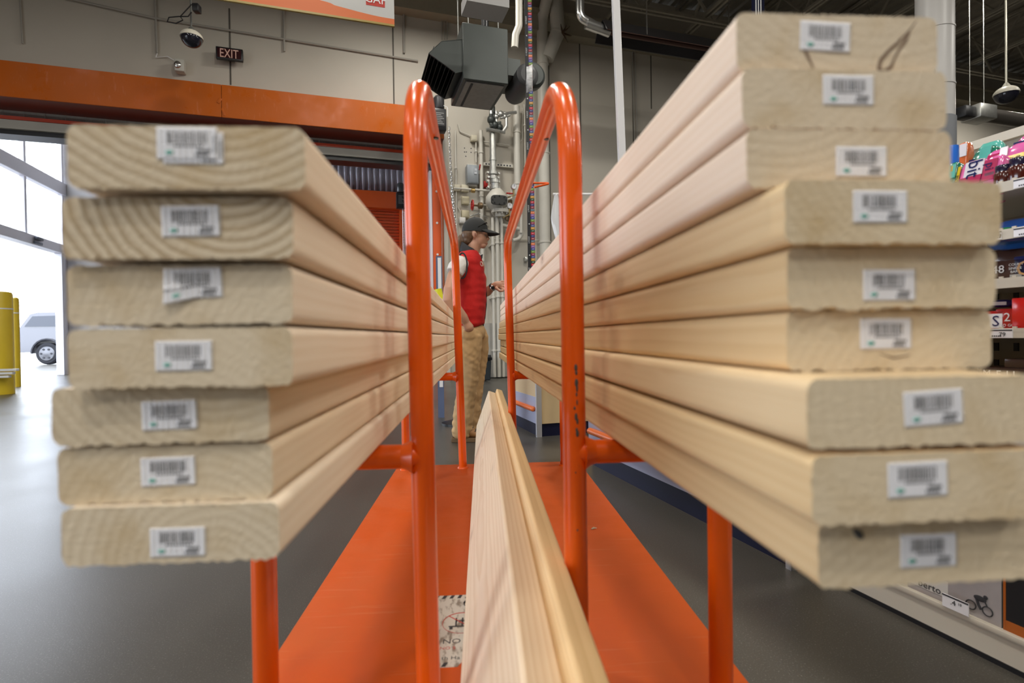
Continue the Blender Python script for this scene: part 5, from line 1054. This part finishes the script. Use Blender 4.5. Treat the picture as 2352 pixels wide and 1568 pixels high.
body = fuse(m, 'body', SKIN, .005, parent=PE)
for sy in (-1, 1):
    m = MB(); m.ell(Q(1113.6, 541, .028 * sy), (.0105, .0115, .0075), 14, 8); e = m.build('eye', mat('eye_white', (.20, .15, .13), .3), PE)
    m = MB(); m.ell(Q(1116.2, 541, .029 * sy), (.003, .0055, .006), 10, 6); m.build('iris', mat('dark_iris', (.03, .02, .015), .2), e)
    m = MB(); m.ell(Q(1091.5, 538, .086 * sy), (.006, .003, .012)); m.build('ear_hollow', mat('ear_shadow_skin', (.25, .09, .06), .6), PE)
    m = MB(); m.tube([Q(1112, 532.5, .045 * sy), Q(1117, 531, .032 * sy), Q(1119.5, 533, .012 * sy)], [.003, .004, .003], 8); m.build('eyebrow', HAIR, PE)
m = MB(); m.tube([Q(1114, 559.2, -.026), Q(1118, 559.4, -.016), Q(1120.2, 559.4, 0), Q(1118, 559.4, .016)], [.0012, .002, .0025, .0015], 8); m.build('lips', mat('lip', (.36, .10, .08), .4), PE)
m = MB(); m.ell(Q(1078, 541), (.062, .072, .060)); m.ell(Q(1075, 552), (.045, .058, .045)); m.ell(Q(1088, 530), (.084, .0765, .032)); m.ell(Q(1080, 538), (.050, .0755, .035)); m.tube([Q(1094, 534, -.071), Q(1094.5, 543, -.071)], [.009, .003], 8)
m.tube([Q(1067, 541), Q(1060, 543), Q(1055, 553), Q(1053, 566), Q(1055, 580), Q(1057, 592)], [.018, .020, .030, .030, .024, .008], 14)
hr = fuse(m, 'hair', HAIR, .005, lambda v: .003 * noise.noise(Vector((v.x * 60, v.y * 90, v.z * 14))), PE)
m = MB(); m.lathe([(.016, -.006), (.021, -.005), (.021, .005), (.016, .006)], Q(1063.5, 542), Q(1058, 546) - Q(1067, 541), 16); m.build('hair_tie', TRIMB, hr)
# cap
CMx = Matrix.Rotation(.07, 3, 'Y'); m = MB(); m.ell(Q(1091, 531), (.101, .084, .108), 28, 12, M=CMx, z0=-.10); cp = m.build('cap', CAPM, PE, ang=60)
m = MB(); rings = []
for i in range(9):
    a = -1.25 + 2.5 * i / 8; inner = Q(1090, 528) + Vector((.080 * math.cos(a * .98) + .005, .080 * math.sin(a * .98), -.014 * (1 - math.cos(a)))); ext = .115 * math.cos(a) ** .5 if math.cos(a) > 0 else 0
    o_ = inner + Vector((ext, 0, -.032 * ext / .11 - .012 * math.sin(a) ** 2)); rings.append([inner + Vector((0, 0, .003)), inner * .5 + o_ * .5 + Vector((0, 0, .012)), o_ + Vector((0, 0, .002)), o_ - Vector((0, 0, .002)), inner * .5 + o_ * .5 + Vector((0, 0, .006)), inner - Vector((0, 0, .003))])
m.loft(rings); m.build('brim', CAPM, cp, sub=1)
m = MB(); m.tube([Q(1098, 521, -.082), Q(1110, 514, -.060), Q(1117, 512, -.03), Q(1119, 513, 0), Q(1117, 512, .03)], [.003, .004, .007, .004, .007], 8); m.build('sunglasses', mat('glossy_black', (.02, .018, .015), .1), cp)
m = MB(); m.ell(Q(1089.5, 498.5), (.007, .007, .004)); m.build('cap_button', CAPM, cp)
# vest
def ring(y, x0, x1, ry, slant=0, n=40, pw=2.4):
    a = Q(x0, y); b = Q(x1, y); c = (a + b) / 2; rx = (b.x - a.x) / 2
    sg = lambda q: math.copysign(abs(q) ** (2 / pw), q)
    return [(c.x + rx * sg(math.cos(w)), c.y + ry * sg(math.sin(w)), c.z + slant * math.cos(w)) for w in [2 * PI * j / n for j in range(n)]]
m = MB(); m.loft([ring(752, 1066, 1110, .15, .02), ring(744, 1058, 1113, .165), ring(720, 1050, 1115, .17), ring(695, 1048, 1117, .165), ring(670, 1049, 1117, .165), ring(645, 1047, 1116, .17), ring(622, 1046, 1112, .175), ring(606, 1049, 1109, .172), ring(592, 1052, 1105, .155), ring(583, 1055, 1100, .125), ring(577, 1059, 1096, .09)])
vs = fuse(m, 'vest', VEST, .007, lambda v: .005 * noise.noise(Vector((v.x * 9, v.y * 7, v.z * 26))) + .004 * noise.noise(Vector((v.x * 22 + v.z * 14, v.y * 10, v.z * 10))), PE)
m = MB(); m.loft([ring(594, 1056, 1108, .112, -.055), ring(583, 1057, 1107, .100, -.055), ring(571, 1060, 1102, .082, -.050), ring(571, 1063, 1099, .076, -.050), ring(590, 1065, 1101, .085, -.05)], cap=False); m.build('collar', TRIMB, vs, ang=60)
m = MB(); m.tube([Q(1104, 595, -.03), Q(1109, 615, -.02), Q(1114, 640, -.02), Q(1117.5, 670, -.02), Q(1117, 700, -.02), Q(1114, 730, -.02), Q(1110, 748, -.02)], .0035, 8); m.build('zip', TRIMB, vs)
m = MB(); m.prism([Q(1097, 590, -.085), Q(1109, 583, -.05), Q(1108, 592, -.06), Q(1101, 609, -.10)], (0, .008, 0)); m.build('collar_flap', TRIMB, vs)
m = MB(); m.tube([Q(1066 + 11 * math.sin(a) - 4, 610 - 29 * math.cos(a), -.195 - .014 * math.sin(a)) for a in [2 * PI * i / 30 for i in range(31)]], .006, 8); m.build('armhole_binding', TRIMB, vs)
m = MB(); c = Q(1106, 606, -.12); m.tube([c + Vector((.008 * math.cos(a) - .004 * math.sin(a), -.002 - .006 * math.cos(a), .016 * math.sin(a))) for a in [2 * PI * i / 20 for i in range(21)]], .0028, 6); m.build('chest_emblem', mat('cream_thread', (.65, .55, .45), .6), vs)
# shirt
m = MB(); m.tube([Q(1066, 602, -.125), Q(1058, 605, -.16), Q(1048, 618, -.19), Q(1044, 627, -.2)], [.045, .066, .066, .065], 20); m.tube([Q(1094, 604, .12), Q(1098, 625, .17)], [.05, .055], 16); m.tube([Q(1082, 600), Q(1087, 584), Q(1090, 578)], [.085, .068, .060], 20)
fuse(m, 'shirt', TEE, .006, lambda v: .0035 * noise.noise(Vector((v.x * 26, v.y * 20, v.z * 30))), PE)
# trousers
m = MB(); m.ell(Q(1086, 762), (.100, .155, .085)); m.ell(Q(1077, 768, -.155), (.055, .035, .060))
T(m, [(1079, 770, -.08, .098), (1078, 810, -.09, .092), (1078, 850, -.095, .078), (1077, 874, -.10, .073), (1070, 915, -.10, .074), (1064, 960, -.10, .078), (1061, 990, -.10, .078)], 18)
T(m, [(1097, 772, .08, .085), (1101, 800, .085, .075), (1099, 850, .09, .060), (1096, 878, .09, .055), (1090, 920, .09, .058), (1086, 955, .09, .060), (1084, 980, .09, .062)], 18)
def wrk(v): low = max(0, .5 - v.z) * 1.6; return (.004 + .012 * low) * noise.noise(Vector((v.x * 12, v.y * 9, v.z * 28 + v.x * 12))) + .003 * noise.noise(Vector((v.x * 40, v.y * 40, v.z * 40)))
pt = fuse(m, 'trousers', KHAKI, .007, wrk, PE)
m = MB(); m.tube([Q(1064, 748, -.19), Q(1076, 756, -.182), Q(1083, 762, -.165)], .003, 6); m.build('pocket_seam', mat('khaki_dark', (.2, .11, .04), .9), pt)
# boots
def boot(hx, hy, dy, L):
    h = Q(hx, hy, dy); m = MB(); rings = []
    for f, w, z0, z1 in ((0, .030, .03, .13), (.08, .040, .028, .15), (.25, .042, .028, .15), (.42, .040, .028, .12), (.6, .046, .028, .085), (.8, .048, .028, .07), (.94, .040, .03, .06), (1, .018, .035, .048)):
        rings.append([(h.x + L * f, h.y + w * math.cos(a), (z0 + z1) / 2 + (z1 - z0) / 2 * math.sin(a)) for a in [2 * PI * j / 16 for j in range(16)]])
    m.loft(rings); b = m.build('boot', BOOT, PE, ang=60, sub=1)
    m = MB(); m.prism([(h.x + L * f - .004, h.y - w - .004, 0) for f, w in ((-.01, .03), (.1, .042), (.4, .038), (.7, .052), (.95, .044), (1.02, .018))] + [(h.x + L * f - .004, h.y + w + .004, 0) for f, w in ((1.02, .018), (.95, .044), (.7, .052), (.4, .038), (.1, .042), (-.01, .03))], (0, 0, .032)); m.build('sole', mat('sole_tan', (.13, .075, .03), .7), b, bevel=.004)
    m = MB()
    for i in range(3): x = h.x + L * (.42 + .09 * i); m.tube([(x, h.y - .035, .10 - i * .012), (x + .01, h.y, .122 - i * .015), (x, h.y + .035, .10 - i * .012)], .004, 6)
    m.build('laces', TRIMB, b)
boot(1039, 1006, -.10, .285); boot(1064, 996, .09, .28)
# watch
w0 = Q(1131, 659, .15); ax = (Q(1137, 655, .13) - Q(1122, 667, .17)).normalized(); m = MB(); m.lathe([(.027, -.009), (.0315, -.008), (.0315, .008), (.027, .009)], w0, ax, 24); wt = m.build('watch_strap', TRIMB, PE)
m = MB(); m.lathe([(.019, 0), (.021, .004), (.018, .010)], w0 + Vector((.002, -.028, -.008)), (.1, -1, -.25), 24); wc = m.build('watch_case', STEEL, wt)
m = MB(); m.lathe([(.015, 0), (.015, .0015)], w0 + Vector((.003, -.0382, -.0105)), (.1, -1, -.25), 20); m.build('watch_dial', BLACK, wc)

# ================================================================== roof lamps
for i, (u, v, w_) in enumerate(BAYS):
    p_ = B(u, v, 6.4)
    if i == 0:
        lampf = thing('high_bay_lamp', 'round high bay lamp hanging from the roof steel over the store floor', 'lamp', p_, 'high bay lamps in the roof')
        m = MB(); m.lathe([(.30, 0), (.26, .12), (.16, .26), (.08, .30), (.08, .42)], p_ + Vector((0, 0, .01)), n=32); m.build('reflector', ALU, lampf)
        m = MB(); m.tube([p_ + Vector((0, 0, .42)), (p_.x, p_.y, TOP)], .012, 8); m.build('drop_rod', GALV, lampf)
    else: copy_tree(lampf, None, p_)
    lamp('bay_light', (p_.x, p_.y, p_.z + .005), .5, LAMP_W * w_)
